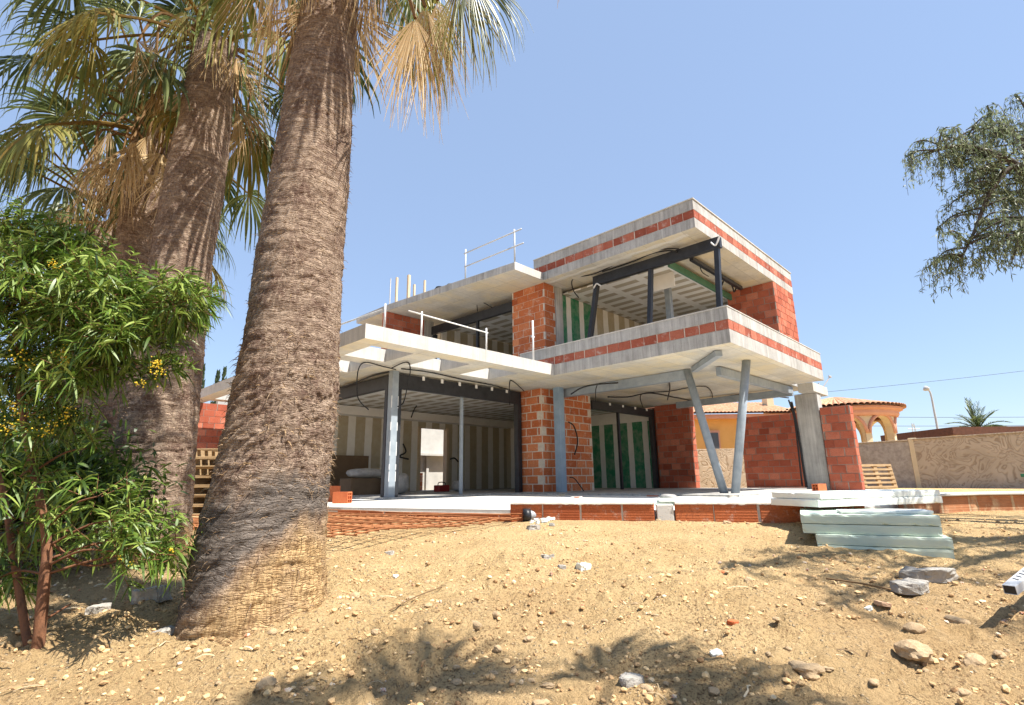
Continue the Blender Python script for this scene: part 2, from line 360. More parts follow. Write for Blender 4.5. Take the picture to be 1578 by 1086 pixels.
def sag(a, b, s, n=10):
    a = np.array(a, float); b = np.array(b, float)
    return [a+(b-a)*t-np.array([0, 0, s*4*t*(1-t)]) for t in np.linspace(0, 1, n)]
def smoothpath(pts, n=8):
    pts = [np.array(p, float) for p in pts]; q = [pts[0]]+pts+[pts[-1]]; out = []
    for i in range(1, len(q)-2):
        for t in np.linspace(0, 1, n, endpoint=False):
            a, b, c, d = q[i-1], q[i], q[i+1], q[i+2]
            out.append(.5*((2*b)+(-a+c)*t+(2*a-5*b+4*c-d)*t*t+(-a+3*b-3*c+d)*t**3))
    out.append(pts[-1]); return out

# ------------------------------------------------------------------ ground
GD = [-40, -3, 0, 1.2, 2.0, 2.8, 3.4, 4.3, 5.3, 6.2, 7.2, 12, 30]
GZ = [-1.2, -1.2, -1.12, -1.02, -.91, -.785, -.735, -.69, -.575, -.49, -.47, -.47, -.5]
def gz0(d, l): return np.interp(d, GD, GZ)
def gz(d, l):
    d = np.asarray(d, float); l = np.asarray(l, float); z = gz0(d, l)
    near = np.clip((6.6-d)/3.0, .12, 1.)*np.clip((30-np.hypot(d, l))/18, 0, 1)
    z = z+near*(fbm(d*1.1, l*1.1, 3, 5)*.16+fbm(d*5, l*5, 4, 9)*.085)
    cl = vnoise(d*13, l*13, 31); z = z+near*np.clip(cl-.5, 0, 1)*.10*np.clip(vnoise(d*1.7, l*1.7, 77)*2.4-.4, 0, 1)
    z = z+near*np.clip(vnoise(d*22+l*3, l*22, 131)-.55, 0, 1)*.07*np.clip(vnoise(d*2.3, l*2.3, 78)*2.4-.5, 0, 1)
    z = z+near*fbm(d*30, l*30, 3, 3)*.030
    # dug bed under the bar mesh, small berm of sand in front of the plinth, sand heaped on the palm foot
    bed = np.clip((l+2.6)/.4, 0, 1)*np.clip((.35-l)/.5, 0, 1)*np.clip((d-4.75-np.clip(l+1.7, 0, 2)*.75)/.35, 0, 1)*np.clip((8.3-d)/.4, 0, 1)
    z = z-bed*.05
    z = z+.05*np.exp(-(np.hypot(d-3.2, l+1.62)/.75)**2)+.11*np.exp(-(np.hypot(d-3.2, l+1.0)/.42)**2)
    z = z+.05*np.exp(-((d-6.05-.25*np.sin(l*1.3))/.16)**2)*np.clip(l-.6, 0, 1)*np.clip((4.2-l), 0, 1)*vnoise(d*3, l*3, 91)
    return z
def gzs(d, l): return float(gz(np.array([d]), np.array([l]))[0])
def build_ground():
    rr = [.25]
    while rr[-1] < 700: rr.append(rr[-1]*(1.0125 if rr[-1] < 9 else 1.07))
    rr = np.array(rr); na_f = 620
    th = np.concatenate([np.linspace(-.98, .98, na_f), np.linspace(.98, 2*math.pi-.98, 90)[1:-1]])
    Rg, Tg = np.meshgrid(rr, th, indexing='ij'); d = Rg*np.cos(Tg); l = Rg*np.sin(Tg); z = gz(d, l)
    x = d*FH[0]+l*RH[0]; y = d*FH[1]+l*RH[1]
    soil = np.clip((5.0-d)/2.6, 0, 1)*.40+np.clip((l-.4)/2.2, 0, 1)*np.clip((7-d)/3, 0, 1)*.38+np.clip((-l-1.9)/.6, 0, 1)*.35+fbm(d*.9, l*.9, 3, 21)*.9
    V = np.stack([x, y, z], -1); r, c = Rg.shape
    me = bpy.data.meshes.new('ground')
    vs = np.concatenate([V.reshape(-1, 3), [[0, 0, -1.14]]])
    i, j = np.meshgrid(np.arange(r-1), np.arange(c), indexing='ij'); j2 = (j+1) % c
    F = np.stack([i*c+j, (i+1)*c+j, (i+1)*c+j2, i*c+j2], -1).reshape(-1, 4)
    tri = [(r*c, k, (k+1) % c) for k in range(c)]
    me.from_pydata(vs.tolist(), [], F.tolist()+tri)
    me.materials.append(M['ground']); me.polygons.foreach_set('use_smooth', [True]*len(me.polygons))
    at = me.attributes.new('soil', 'FLOAT', 'POINT'); at.data.foreach_set('value', np.append(soil.reshape(-1), .6))
    if me.polygons[0].normal.z < 0: me.flip_normals()
    o = bpy.data.objects.new('ground', me); COL.objects.link(o); tag(o, kind='structure', label='dry sandy dirt of the building plot', cat='ground')
build_ground()

def unitmat(name, stops, smear_c, smear):
    m, nt, b = newmat(name, .88, .2); co, u, v = wall_uv(nt)
    a = nd(nt, 'ShaderNodeAttribute', attribute_name='Col').outputs['Fac']
    n1 = noise(nt, co, 3.5, 6, .7); n2 = noise(nt, co, 6., 8, .75); n3 = noise(nt, co, 60., 3, .6)
    col = ramp(nt, mth(nt, 'ADD', a, mth(nt, 'MULTIPLY', mth(nt, 'SUBTRACT', n1, .5), .9)), stops)
    col = mix(nt, ramp(nt, n3, [(.36, .45), (.5, 0.)]), col, (.16, .05, .03))
    col = mix(nt, mth(nt, 'MULTIPLY', ramp(nt, n2, [(.55, 0.), (.66, 1.)]), smear), col, smear_c)
    setc(nt, b, col)
    gr = mth(nt, 'SINE', mth(nt, 'MULTIPLY', v, 6.2832/.03))
    bump(nt, b, mth(nt, 'ADD', mth(nt, 'MULTIPLY', gr, .25), n3), .4, .008)
    return m
M['unit'] = unitmat('kiln block', [(0., (.33, .085, .032)), (.5, (.48, .145, .055)), (1., (.60, .23, .105))], (.56, .50, .43), .55)
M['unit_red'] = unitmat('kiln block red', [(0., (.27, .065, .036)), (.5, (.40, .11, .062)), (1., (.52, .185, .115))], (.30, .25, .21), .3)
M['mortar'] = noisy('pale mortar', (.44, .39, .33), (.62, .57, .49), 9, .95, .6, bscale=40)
M['mortar_dark'] = noisy('dark mortar', (.15, .12, .10), (.34, .29, .25), 5, .95, .6, bscale=40)  # dark, uneven mortar of the red block joints
def blockwall(name, x0, y0, z0, x1, y1, z1, bw=.36, bh=.225, j=.02, mats=('unit', 'mortar'), tooth=0., seed=0, parent=None, faces='xXyY', loc=None, rotz=None, jit=1., core=.004):
    r = random.Random(seed); m = MB(); m.box(x0+core, y0+core, z0+.001, x1-core, y1-core, z1-.001, 1); ph = .010
    nrow = max(1, round((z1-z0)/bh)); hh = (z1-z0)/nrow
    for f in faces:
        u0, u1 = (y0, y1) if f in 'xX' else (x0, x1)
        for k in range(nrow):
            za, zb = z0+k*hh+j*.5, z0+(k+1)*hh-j*.5
            if nrow == 1: za, zb = z0+.006, z1-.006
            u = u0-(bw*.5 if k % 2 else 0)-r.uniform(0, .05*jit); ta = tooth*(r.uniform(.5, 1.2) if k % 2 else .15); tb = tooth*(r.uniform(.5, 1.2) if k % 2 == 0 else .15)
            while u < u1:
                w = bw*(1+r.uniform(-.06, .06)*jit); g = j*(1+r.uniform(-.45, .9)*jit)
                a, b_ = max(u, u0+ta), min(u+w-g, u1-tb); u += w
                if b_-a < .03: continue
                e = lambda: r.uniform(-.0035, .0035)*jit
                q = [(a+e(), za+e()), (b_+e(), za+e()), (b_+e(), zb+e()), (a+e(), zb+e())]; o_ = r.uniform(-.002, .005)*jit; tone = min(1, max(0, r.gauss(.5, .24)))
                def P3(uu, zz, out):
                    return {'x': (x0-out, uu, zz), 'X': (x1+out, uu, zz), 'y': (uu, y0-out, zz), 'Y': (uu, y1+out, zz)}[f]
                vs = [P3(p_[0], p_[1], -ph) for p_ in q]+[P3(p_[0]+(.004 if i_ in (0, 3) else -.004), p_[1]+(.004 if i_ < 2 else -.004), .003+o_) for i_, p_ in enumerate(q)]+[P3(p_[0], p_[1], .0005+o_) for p_ in q]
                fs = [(4, 5, 6, 7)]
                for i_ in range(4): i2 = (i_+1) % 4; fs += [(8+i_, 8+i2, 4+i2, 4+i_), (i_, i2, 8+i2, 8+i_)]
                if f in 'xY': fs = [t[::-1] for t in fs]
                m.add(vs, fs, 0, tone)
    return m.build(name, list(mats), parent, attr='Col', loc=loc, rotz=rotz)
M['unit_band'] = unitmat('band block', [(0., (.22, .055, .033)), (.5, (.34, .095, .058)), (1., (.46, .17, .11))], (.50, .46, .41), .55)
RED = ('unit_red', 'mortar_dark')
# ------------------------------------------------------------------ the unfinished house
ZF, ZT = -.33, -.37
house = empty('unfinished_house', (0, 0, 0), 'two storey house shell of raw concrete and orange hollow brick still under construction', 'house')
def part(name, mat, *boxes, bevel=.006, parent=house, label=None):
    m = MB()
    for b in boxes: m.box(*b)
    o = m.build(name, mat, parent, bevel=bevel)
    if label: o['label'] = label
    return o
def pprism(name, mat, poly, z0, z1, parent=house, bevel=.006):
    return MB().prism(poly, z0, z1).build(name, mat, parent, bevel=bevel)
# terrace and floor
A2, B2, C2 = (4.2, 7.84), (5.18, 4.62), (6.72, 2.05)
pprism('terrace_slab', 'cast_white', [A2, B2, C2, (9.2, 1.3), (12, 1.9), (17.6, 2.6), (17.6, 17.6), (3.2, 18.2), (3.35, 11.0)], -.62, ZT)
pprism('floor_slab', 'concrete', [(6.3, 10.02), (10.5, 10.02), (10.5, 4.3), (17.15, 4.3), (17.15, 16.7), (6.3, 16.7)], -.45, ZF)
def plinth(a, b, z0, z1, th, mat, off, name='plinth'):
    a = np.array(a, float); b = np.array(b, float); L = np.linalg.norm(b-a); ang = math.atan2(b[1]-a[1], b[0]-a[0])
    n = np.array([math.sin(ang), -math.cos(ang)])   # right-hand side of a->b
    if mat == 'cast_white': return MB().box(0, -th/2, z0, L, th/2, z1).build(name, mat, house, bevel=.008, loc=(a[0]+n[0]*off, a[1]+n[1]*off, 0), rotz=ang)
    o = blockwall(name, 0, -th/2, z0, L, th/2, z1, .47, .3, .02, ('unit', 'mortar'), 0, int(L*100), house, loc=(a[0]+n[0]*off, a[1]+n[1]*off, 0), rotz=ang)
    return o
plinth(A2, (B2[0], B2[1]), -.60, ZT-.045, .06, 'brick_plinth', .028)
plinth((5.05, 4.95), (5.86, 3.42), -.60, -.285, .12, 'brick_plinth', .09)
plinth((5.98, 3.22), (6.95, 1.55), -.60, -.285, .12, 'brick_plinth', .09)
o = plinth((5.87, 3.40), (5.97, 3.24), -.60, -.30, .20, 'cast_white', .05, 'plinth_mortar')
def mortar_edge(a, b, z, seed, off):
    a = np.array(a, float); b = np.array(b, float); t_ = (b-a)/np.linalg.norm(b-a); n_ = np.array([t_[1], -t_[0]]); rows = []
    for k in range(90):
        p_ = a+(b-a)*k/89; w = .045+.09*max(0, float(fbm(np.array([k*.13+seed]), np.array([.5]), 3)[0])+.12); h = .012+.05*max(0, float(fbm(np.array([k*.21+seed]), np.array([4.5]), 3)[0])+.1); dr_ = .05*max(0, float(fbm(np.array([k*.33+seed]), np.array([9.5]), 2)[0])-.05)
        f_ = p_+n_*(off+.062); rows.append([(f_[0]+n_[0]*.012, f_[1]+n_[1]*.012, z-.012-dr_), (f_[0]+n_[0]*.014, f_[1]+n_[1]*.014, z+.002), (f_[0]-n_[0]*w*.4, f_[1]-n_[1]*w*.4, z+h), (f_[0]-n_[0]*(w+.12), f_[1]-n_[1]*(w+.12), z-.01)])
    MB().npgrid(np.array(rows)).build('mortar_edge', 'mortar', house, smooth=True)
mortar_edge((5.05, 4.95), (5.86, 3.42), -.285, 1, .09); mortar_edge((5.98, 3.22), (6.95, 1.55), -.285, 5, .09)
# ---- ground floor structure
blockwall('brick_pier', 10.85, 9.55, ZF, 13.1, 10.5, 2.449, .42, .215, .026, tooth=.13, seed=3, parent=house)
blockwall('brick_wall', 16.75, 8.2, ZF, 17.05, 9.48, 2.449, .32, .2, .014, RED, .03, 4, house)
part('brick_wall', 'brick_grey_joint', (17.05, 9.48, ZF, 17.25, 16.6, 2.449))
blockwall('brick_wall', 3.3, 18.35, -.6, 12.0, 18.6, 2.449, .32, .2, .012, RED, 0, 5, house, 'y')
part('concrete_column', 'concrete', (16.0, 4.15, ZT, 16.36, 4.72, 2.20), bevel=.012)
part('concrete_beam', 'concrete_pale', (15.66, 4.12, 2.203, 17.0, 4.5, 2.447), bevel=.008)
part('concrete_column', 'concrete', (9.0, 16.2, ZF, 9.3, 16.5, 2.449))
def steelcol(name, a, b, w, mat):
    return MB().bar(a, b, w, w, up=(1, 0, 0)).build(name, mat, house, bevel=.01)
steelcol('steel_column', (11.19, 9.22, ZT), (11.19, 9.22, 2.449), .21, 'steel_blue')
steelcol('base_plate', (11.19, 9.22, ZT), (11.19, 9.22, ZT+.02), .34, 'steel')
c = steelcol('steel_column', (6.61, 10.26, ZF-.1), (6.61, 10.26, 2.449), .17, 'steel')
for z, s in ((.0, .35), (.55, .5), (1.1, .3), (1.6, .45), (.25, .2)):
    MB().box(6.522, 10.17+.02, z, 6.700, 10.176, z+s*.6).build('tape_strip', 'white_metal', c, bevel=0.)
vb = np.array([11.53, 4.92, ZT])
for n, (tx, ty, bx, by) in enumerate(((11.57, 4.26, 11.53, 4.80), (11.49, 5.60, 11.53, 5.02))):
    MB().tube([(bx, by, ZT), (tx, ty, 2.449)], .088, 20).build('slanted_column', 'steel', house, smooth=True)
MB().box(11.30, 4.62, ZT, 11.76, 5.22, ZT+.022).build('base_plate', 'steel', house)
# steel beams below the balcony soffit
b = MB()
b.bar((11.53, 5.6, 2.33), (11.53, 9.5, 2.33), .16, .22); b.build('steel_beam', 'steel', house, bevel=.006)
MB().bar((11.7, 4.95, 2.33), (16.0, 4.78, 2.33), .12, .2).build('steel_beam', 'steel', house, bevel=.006)
MB().bar((16.1, 4.78, 2.3), (16.1, 8.3, 2.3), .12, .2).build('steel_beam', 'steel', house, bevel=.006)
MB().bar((11.35, 5.35, 2.38), (10.15, 4.25, 2.38), .14, .12).build('steel_beam', 'steel', house, bevel=.006)
# ---- first-floor slab, balcony
pprism('balcony_slab', ['soffit', 'concrete'], [(9.76, 3.84), (15.67, 3.84), (15.67, 4.66), (17.05, 4.66), (17.05, 16.7), (10.62, 16.7), (10.62, 9.90), (9.76, 9.90)], 2.45, 2.72)
def sidemats(o, down=0, side=1):
    for p_ in o.data.polygons: p_.material_index = down if p_.normal.z < -.5 else side
for o in house.children:
    if o.name.startswith('balcony_slab'): sidemats(o)
def bandring(name, z0, z1, segs, seed):
    for k, s_ in enumerate(segs): blockwall(name, s_[0]+.006, s_[1]+.006, z0, s_[2]-.006, s_[3]-.006, z1, .31, .5, .013, ('unit_band', 'mortar'), 0, seed+k, house)
def ring(name, mat, z0, z1, segs, out=0.):
    m = MB()
    for s in segs: m.box(s[0]-out, s[1]-out, z0, s[2]+out, s[3]+out, z1)
    return m.build(name, mat, house, bevel=.005)
bal = [(9.76, 3.84, 9.98, 9.3), (9.98, 3.84, 15.67, 4.06), (15.45, 4.06, 15.67, 4.64)]
bandring('brick_band', 2.721, 2.915, bal, 30)
ring('balcony_parapet', 'concrete', 2.916, 3.16, bal)
ring('coping', 'concrete_pale', 3.161, 3.185, [(9.75, 3.83, 9.99, 9.3), (9.99, 3.83, 15.68, 4.07), (15.44, 4.07, 15.68, 4.64)])
# ---- pergola and lower roof
def pergola():
    m = MB(); z0, z1 = 2.452, 2.722
    X0, XE, Y0 = 4.63, 9.757, 8.15
    # front beam, back edge, cross beams
    m.box(X0, Y0, z0, XE, 8.55, z1)
    xs = [(4.63, 5.0), (5.95, 6.5), (7.42, 7.98), (8.93, 9.757)]
    for a, b_ in xs: m.box(a, 8.55, z0, b_, 9.58, z1)
    m.box(6.5-.55, 9.58, z0, XE, 9.9, z1)
    # left run going back
    m.box(4.63, 9.58, z0, 5.0, 18.3, z1)
    m.box(5.95, 9.9, z0, 6.3, 18.3, z1)
    for a, b_ in ((9.58, 10.02), (11.1, 11.55), (12.65, 13.1), (14.2, 14.65), (15.85, 16.15), (17.3, 17.75)):
        m.box(5.0, a, z0, 5.95, b_, z1)
    o = m.build('pergola', ['soffit', 'concrete_pale'], house)
    for p_ in o.data.polygons: p_.material_index = 0 if p_.normal.z < -.5 else 1
    m = MB().box(6.303, 9.903, z0, 10.617, 16.7, z1); o = m.build('lower_roof', ['soffit', 'concrete_pale'], house)
    for p_ in o.data.polygons: p_.material_index = 0 if p_.normal.z < -.5 else 1
pergola()
# ---- black window frames of the ground floor
def frame(name, bars, parent=house, mat='black', bevel=.004):
    m = MB()
    for a, b_, w, h in bars: m.bar(a, b_, w, h)
    return m.build(name, mat, parent, bevel=bevel)
wf = frame('window_frame', [((6.72, 10.33, 2.24), (10.80, 10.33, 2.24), .12, .34)])
frame('post', [((10.72, 10.33, ZF), (10.72, 10.33, 2.07), .15, .15)], wf)
frame('post', [((6.80, 10.33, ZF), (6.80, 10.33, 2.07), .10, .10)], wf)
frame('post', [((8.78, 10.45, ZF), (8.78, 10.45, 2.40), .07, .07)], wf, 'steel')
for x in np.linspace(7.4, 10.2, 6): MB().box(x, 10.255, 2.33, x+.07, 10.27, 2.43).build('fixing_clip', 'white_metal', wf)
wf2 = frame('window_frame', [((6.61, 10.40, 2.22), (6.61, 15.6, 2.22), .12, .30)])
frame('post', [((6.60, 10.46, ZF), (6.60, 10.46, 2.07), .10, .12)], wf2)
frame('post', [((6.61, 15.5, ZF), (6.61, 15.5, 2.07), .12, .12)], wf2)
wf3 = frame('window_frame', [((13.12, 9.56, 2.19), (16.73, 9.56, 2.19), .12, .26)])
frame('post', [((16.62, 9.56, ZF), (16.62, 9.56, 2.06), .18, .12)], wf3)
frame('post', [((14.55, 9.56, ZF), (14.55, 9.56, 2.06), .08, .08)], wf3)
for x in np.linspace(14.0, 16.2, 4): MB().box(x, 9.488, 2.24, x+.09, 9.50, 2.32).build('fixing_clip', 'white_metal', wf3)
# ---- ground floor inside
part('drywall_partition', 'drywall', (6.7, 16.0, ZF, 11.5, 16.12, 2.39), (12.75, 16.0, ZF, 15.9, 16.12, 2.39), (11.5, 16.0, 1.88, 12.75, 16.12, 2.39), bevel=0)
part('bulkhead', 'plaster', (6.7, 15.55, 2.10, 15.9, 15.998, 2.37), bevel=0)
part('door_lining', 'wood_new', (11.40, 15.95, ZF, 11.52, 16.16, 1.93), bevel=0); part('door_lining', 'wood_new', (12.70, 15.95, ZF, 12.80, 16.16, 1.93), bevel=0)
part('drywall_partition', 'drywall', (15.9, 12.55, ZF, 16.02, 16.4, 2.39), bevel=0)
part('green_partition', 'greenboard', (16.90, 9.70, ZF, 16.99, 12.5, 1.98), (13.2, 12.38, ZF, 16.9, 12.5, 2.39), bevel=0)
part('bulkhead', 'plaster', (16.88, 9.70, 1.985, 16.99, 12.38, 2.39), bevel=0)
part('ceiling', 'ceiling', (6.75, 10.55, 2.395, 16.88, 15.99, 2.44), bevel=0)
# ---- upper floor
blockwall('brick_pier', 10.71, 9.23, 2.721, 11.18, 10.48, 5.399, .42, .2, .012, tooth=.05, seed=6, parent=house)
part('concrete_column', 'concrete', (11.19, 9.20, 2.721, 11.5, 9.50, 5.399))
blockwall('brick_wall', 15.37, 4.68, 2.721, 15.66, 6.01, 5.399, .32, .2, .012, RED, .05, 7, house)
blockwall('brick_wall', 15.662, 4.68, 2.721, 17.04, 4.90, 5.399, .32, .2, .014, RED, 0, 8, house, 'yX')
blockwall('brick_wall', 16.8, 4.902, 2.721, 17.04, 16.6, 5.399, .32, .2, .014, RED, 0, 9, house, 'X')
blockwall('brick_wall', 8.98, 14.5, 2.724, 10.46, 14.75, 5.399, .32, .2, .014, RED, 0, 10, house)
part('concrete_column', 'concrete', (10.462, 14.42, 2.724, 10.82, 14.75, 5.399))
part('drywall_partition', 'drywall', (13.15, 9.28, 2.73, 16.78, 9.40, 5.25), bevel=0)
part('green_partition', 'greenboard', (11.505, 9.28, 2.73, 13.148, 9.40, 5.25), bevel=0)
part('drywall_partition', 'drywall', (16.55, 5.95, 2.73, 16.66, 9.27, 5.25), bevel=0)
part('window_recess', 'cardboard', (16.52, 7.3, 3.6, 16.548, 8.6, 4.9), bevel=0)
part('ceiling', 'ceiling', (11.62, 5.92, 5.25, 16.78, 9.27, 5.30), bevel=0)
part('ceiling', 'ceiling', (11.2, 9.55, 5.25, 16.78, 14.4, 5.30), bevel=0)
part('drywall_partition', 'drywall', (11.2, 14.42, 2.73, 16.78, 14.54, 5.25), (15.0, 9.55, 2.73, 15.1, 14.4, 5.25), bevel=0)
part('green_edge_board', 'green_sheet', (11.62, 5.86, 5.12, 15.36, 5.915, 5.30), bevel=0)
# roof slab
o = pprism('roof_slab', ['soffit', 'concrete'], [(10.61, 4.67), (17.09, 4.67), (17.09, 16.7), (10.61, 16.7)], 5.40, 5.64); sidemats(o)
o = pprism('low_roof_slab', ['soffit', 'concrete'], [(9.45, 9.15), (10.608, 9.15), (10.608, 16.4), (8.95, 16.4), (8.95, 14.4)], 5.401, 5.61); sidemats(o)
part('slab_edge', 'concrete_pale', (9.45, 9.128, 5.395, 10.55, 9.148, 5.615), bevel=.003)
rf = [(10.61, 4.67, 10.85, 9.5), (10.85, 4.67, 17.09, 4.91), (16.85, 4.91, 17.09, 9.5), (10.85, 9.26, 16.85, 9.5)]
bandring('brick_band', 5.641, 5.845, rf, 40)
ring('roof_parapet', 'concrete', 5.846, 6.09, rf)
ring('coping', 'concrete_pale', 6.091, 6.12, [(10.59, 4.65, 10.87, 9.5), (10.87, 4.65, 17.11, 4.93), (16.83, 4.93, 17.11, 9.5)])
# foam residue stuck to the soffit edge
m = MB(); ys = np.linspace(4.95, 9.2, 60); rw = []
for y in ys:
    w_ = .10+.16*abs(float(fbm(np.array([y*3]), np.array([1.3]), 3)[0]))*3; rw.append([(10.80-.03*math.sin(y*9), y, 5.397), (10.80+w_*.5, y, 5.384), (10.80+w_, y, 5.397)])
m.npgrid(np.array(rw)); m.build('mortar_residue', 'cast_white', house)
# upper loose black frame standing on the balcony
uf = frame('window_frame', [((11.3, 4.42, 5.18), (11.3, 7.93, 5.20), .13, .26)])
frame('post', [((11.3, 4.52, 5.06), (11.3, 4.66, 2.73), .11, .11)], uf)
frame('post', [((11.3, 7.84, 5.10), (11.3, 8.35, 2.73), .13, .11)], uf)
frame('post', [((11.32, 6.22, 5.08), (11.32, 6.46, 2.73), .11, .10)], uf)
MB().tube(smoothpath([(11.22, 7.9, 4.99), (11.2, 7.78, 5.08), (11.2, 7.65, 4.98)]), .02, 6).build('tie_strap', 'white_metal', uf)
MB().tube(smoothpath([(11.22, 4.4, 5.3), (11.2, 4.5, 5.1), (11.2, 4.6, 5.2)]), .02, 6).build('tie_strap', 'white_metal', uf)
frame('window_frame', [((11.9, 5.42, 5.27), (14.95, 5.42, 5.27), .10, .10)])
wl = frame('window_frame', [((10.78, 10.5, 5.02), (10.78, 14.42, 5.06), .12, .28)])
frame('post', [((10.80, 12.1, 2.73), (10.80, 12.1, 4.9), .08, .08)], wl)
frame('post', [((10.80, 14.3, 2.73), (10.80, 14.3, 4.9), .12, .12)], wl)
steelcol('steel_column', (13.3, 6.83, 2.73), (13.3, 6.83, 5.249), .16, 'steel')
q0, q1 = onx(840+562/3.393, 280+470/3.393, 12.3), onx(840+680/3.393, 280+545/3.393, 12.3)
MB().box(12.28, q1[1], q1[2], 12.31, q0[1], q0[2]+.05).build('hanging_panel', 'plaster', house)
# wires
w = MB()
def zz1(x, y): return 500+x/3.8775, 280+y/3.8775
def zz2(x, y): return 840+x/3.393, 280+y/3.393
def zz3(x, y): return 490+x/3.586, 540+y/3.586
def zz4(x, y): return 880+x/3.43, 540+y/3.43
def wire(pts, r=.016, name='cable'):
    MB().tube(smoothpath(pts, 8), r, 6).build(name, 'cable', house, smooth=True)
def hang(px, py, f, lim=2.425):
    q = f(px, py); return q if q[2] < lim else onz(px, py, lim)*.995
wire([onx(*zz2(x, y), 11.15) for x, y in ((175, 605), (145, 560), (150, 505), (260, 480), (420, 410), (600, 355), (700, 350))])
wire([onx(*zz2(x, y), 11.2) for x, y in ((300, 470), (450, 420), (560, 375), (640, 360), (690, 365))], .02)
wire([ony(*zz2(x, y), 5.5) for x, y in ((760, 408), (800, 420), (820, 470), (855, 495))], .012)
wire([ony(*zz2(x, y), 5.6) for x, y in ((925, 540), (940, 510), (975, 540), (990, 575), (1005, 530))], .022)
wire([hang(*zz3(x, y), lambda a, b: ony(a, b, 10.2)) for x, y in ((280, 327), (225, 270), (215, 190), (225, 100), (262, 65), (350, 85), (430, 105))], .014)
wire([hang(*zz3(x, y), lambda a, b: ony(a, b, 10.1)) for x, y in ((410, 95), (490, 64), (510, 110), (490, 220), (470, 290), (440, 310))], .014)
wire([hang(*zz3(x, y), lambda a, b: ony(a, b, 10.2)) for x, y in ((460, 100), (620, 120), (800, 160), (960, 190), (1050, 215))], .016)
wire([hang(*zz3(x, y), lambda a, b: ony(a, b, 10.0)) for x, y in ((1060, 300), (1058, 190), (1075, 168), (1140, 225))], .014)
wire([hang(*zz3(x, y), lambda a, b: onx(a, b, 6.5)) for x, y in ((130, 205), (200, 180), (300, 140), (390, 118))], .02)
wire([hang(*zz4(x, y), lambda a, b: ony(a, b, 7.6)) for x, y in ((0, 230), (60, 195), (140, 178), (300, 165), (440, 135), (500, 135), (522, 190), (510, 260))], .018)
wire([hang(*zz4(x, y), lambda a, b: ony(a, b, 8.2)) for x, y in ((130, 275), (140, 180), (230, 170))], .012)
wire([hang(*zz4(x, y), lambda a, b: ony(a, b, 8.0)) for x, y in ((380, 300), (375, 230), (520, 215), (680, 188), (740, 215), (750, 285))], .014)
wire([hang(*zz4(x, y), lambda a, b: ony(a, b, 8.2)) for x, y in ((195, 245), (300, 245), (420, 225), (560, 250), (700, 270), (870, 235), (1000, 235), (1150, 250))], .02)
wire([hang(*zz3(x, y), lambda a, b: ony(a, b, 9.4)) for x, y in ((1385, 395), (1415, 420), (1435, 500), (1418, 575))], .02)
wire([hang(*zz3(x, y), lambda a, b: ony(a, b, 9.4)) for x, y in ((1392, 700), (1420, 710), (1475, 785))], .016)
wire([ony(*zz1(x, y), 11.0)*1. for x, y in ()] or [onx(*zz1(x, y), 10.7) for x, y in ((630, 800), (760, 765), (910, 715), (1000, 750))], .014)
wire([onx(*zz1(x, y), 10.68) for x, y in ((910, 715), (914, 775))], .012)
wire([hang(*zz4(x, y), lambda a, b: onx(a, b, 15.93)) for x, y in ((1165, 270), (1200, 430), (1225, 600), (1245, 720))], .03)
wire([hang(*zz4(x, y), lambda a, b: onx(a, b, 15.90)) for x, y in ((1150, 260), (1178, 350), (1195, 470), (1222, 715))], .022)
wire([hang(*zz3(x, y), lambda a, b: ony(a, b, 13.0)) for x, y in ((545, 305), (530, 330), (515, 370))], .02)
wire([hang(*zz3(x, y), lambda a, b: ony(a, b, 15.4)) for x, y in ((470, 515), (485, 560), (450, 585), (500, 600))], .03)
wire([hang(*zz3(x, y), lambda a, b: ony(a, b, 15.4)) for x, y in ((730, 600), (755, 595), (775, 615))], .03)

# ------------------------------------------------------------------ things on and in the house
def rails(name, label, posts, bars, r=.022, mat='galv'):
    base = posts[0][0]; e = empty(name, tuple(base), label, 'guard rail'); b0 = np.array(base)
    for a, b_ in posts: MB().tube([np.array(a)-b0, np.array(b_)-b0], r*1.15, 8).build('post', mat, e, smooth=True)
    for a, b_ in bars: MB().tube([np.array(a)-b0, np.array(b_)-b0], r, 8).build('rail', mat, e, smooth=True)
    return e
rails('guard_rail', 'grey two bar guard rail standing on the edge of the low top roof', [((9.62, 11.33, 5.61), (9.62, 11.33, 6.74)), ((9.62, 9.29, 5.61), (9.62, 9.29, 6.66))],
      [((9.59, 11.36, 6.60), (9.59, 8.99, 6.56)), ((9.59, 11.34, 6.17), (9.59, 8.93, 6.13))], .02)
rails('guard_rail', 'pale single bar rail on two posts along the front edge of the pergola', [((5.86, 8.2, 2.722), (5.86, 8.2, 3.22)), ((7.57, 8.2, 2.722), (7.57, 8.2, 3.22))],
      [((5.55, 8.2, 3.17), (7.62, 8.2, 3.12))], .015, 'white_metal')
rails('guard_rail', 'thin rail running back along the left edge of the pergola beside the palm', [((5.05, 8.22, 2.722), (5.05, 8.22, 3.2)), ((4.72, 13.0, 2.722), (4.72, 13.0, 3.2))],
      [((5.05, 8.22, 3.10), (4.72, 13.0, 3.10))], .018)
q = np.array([9.12, 8.24, 2.722]); e = empty('safety_post', tuple(q), 'single pale safety post upright at the pergola corner below the brick pier', 'post')
MB().tube([(0, 0, 0), (0, 0, 1.0)], .022, 8).build('tube', 'white_metal', e, smooth=True); MB().box(-.05, -.01, .58, .05, .03, .62).build('bracket', 'galv', e)
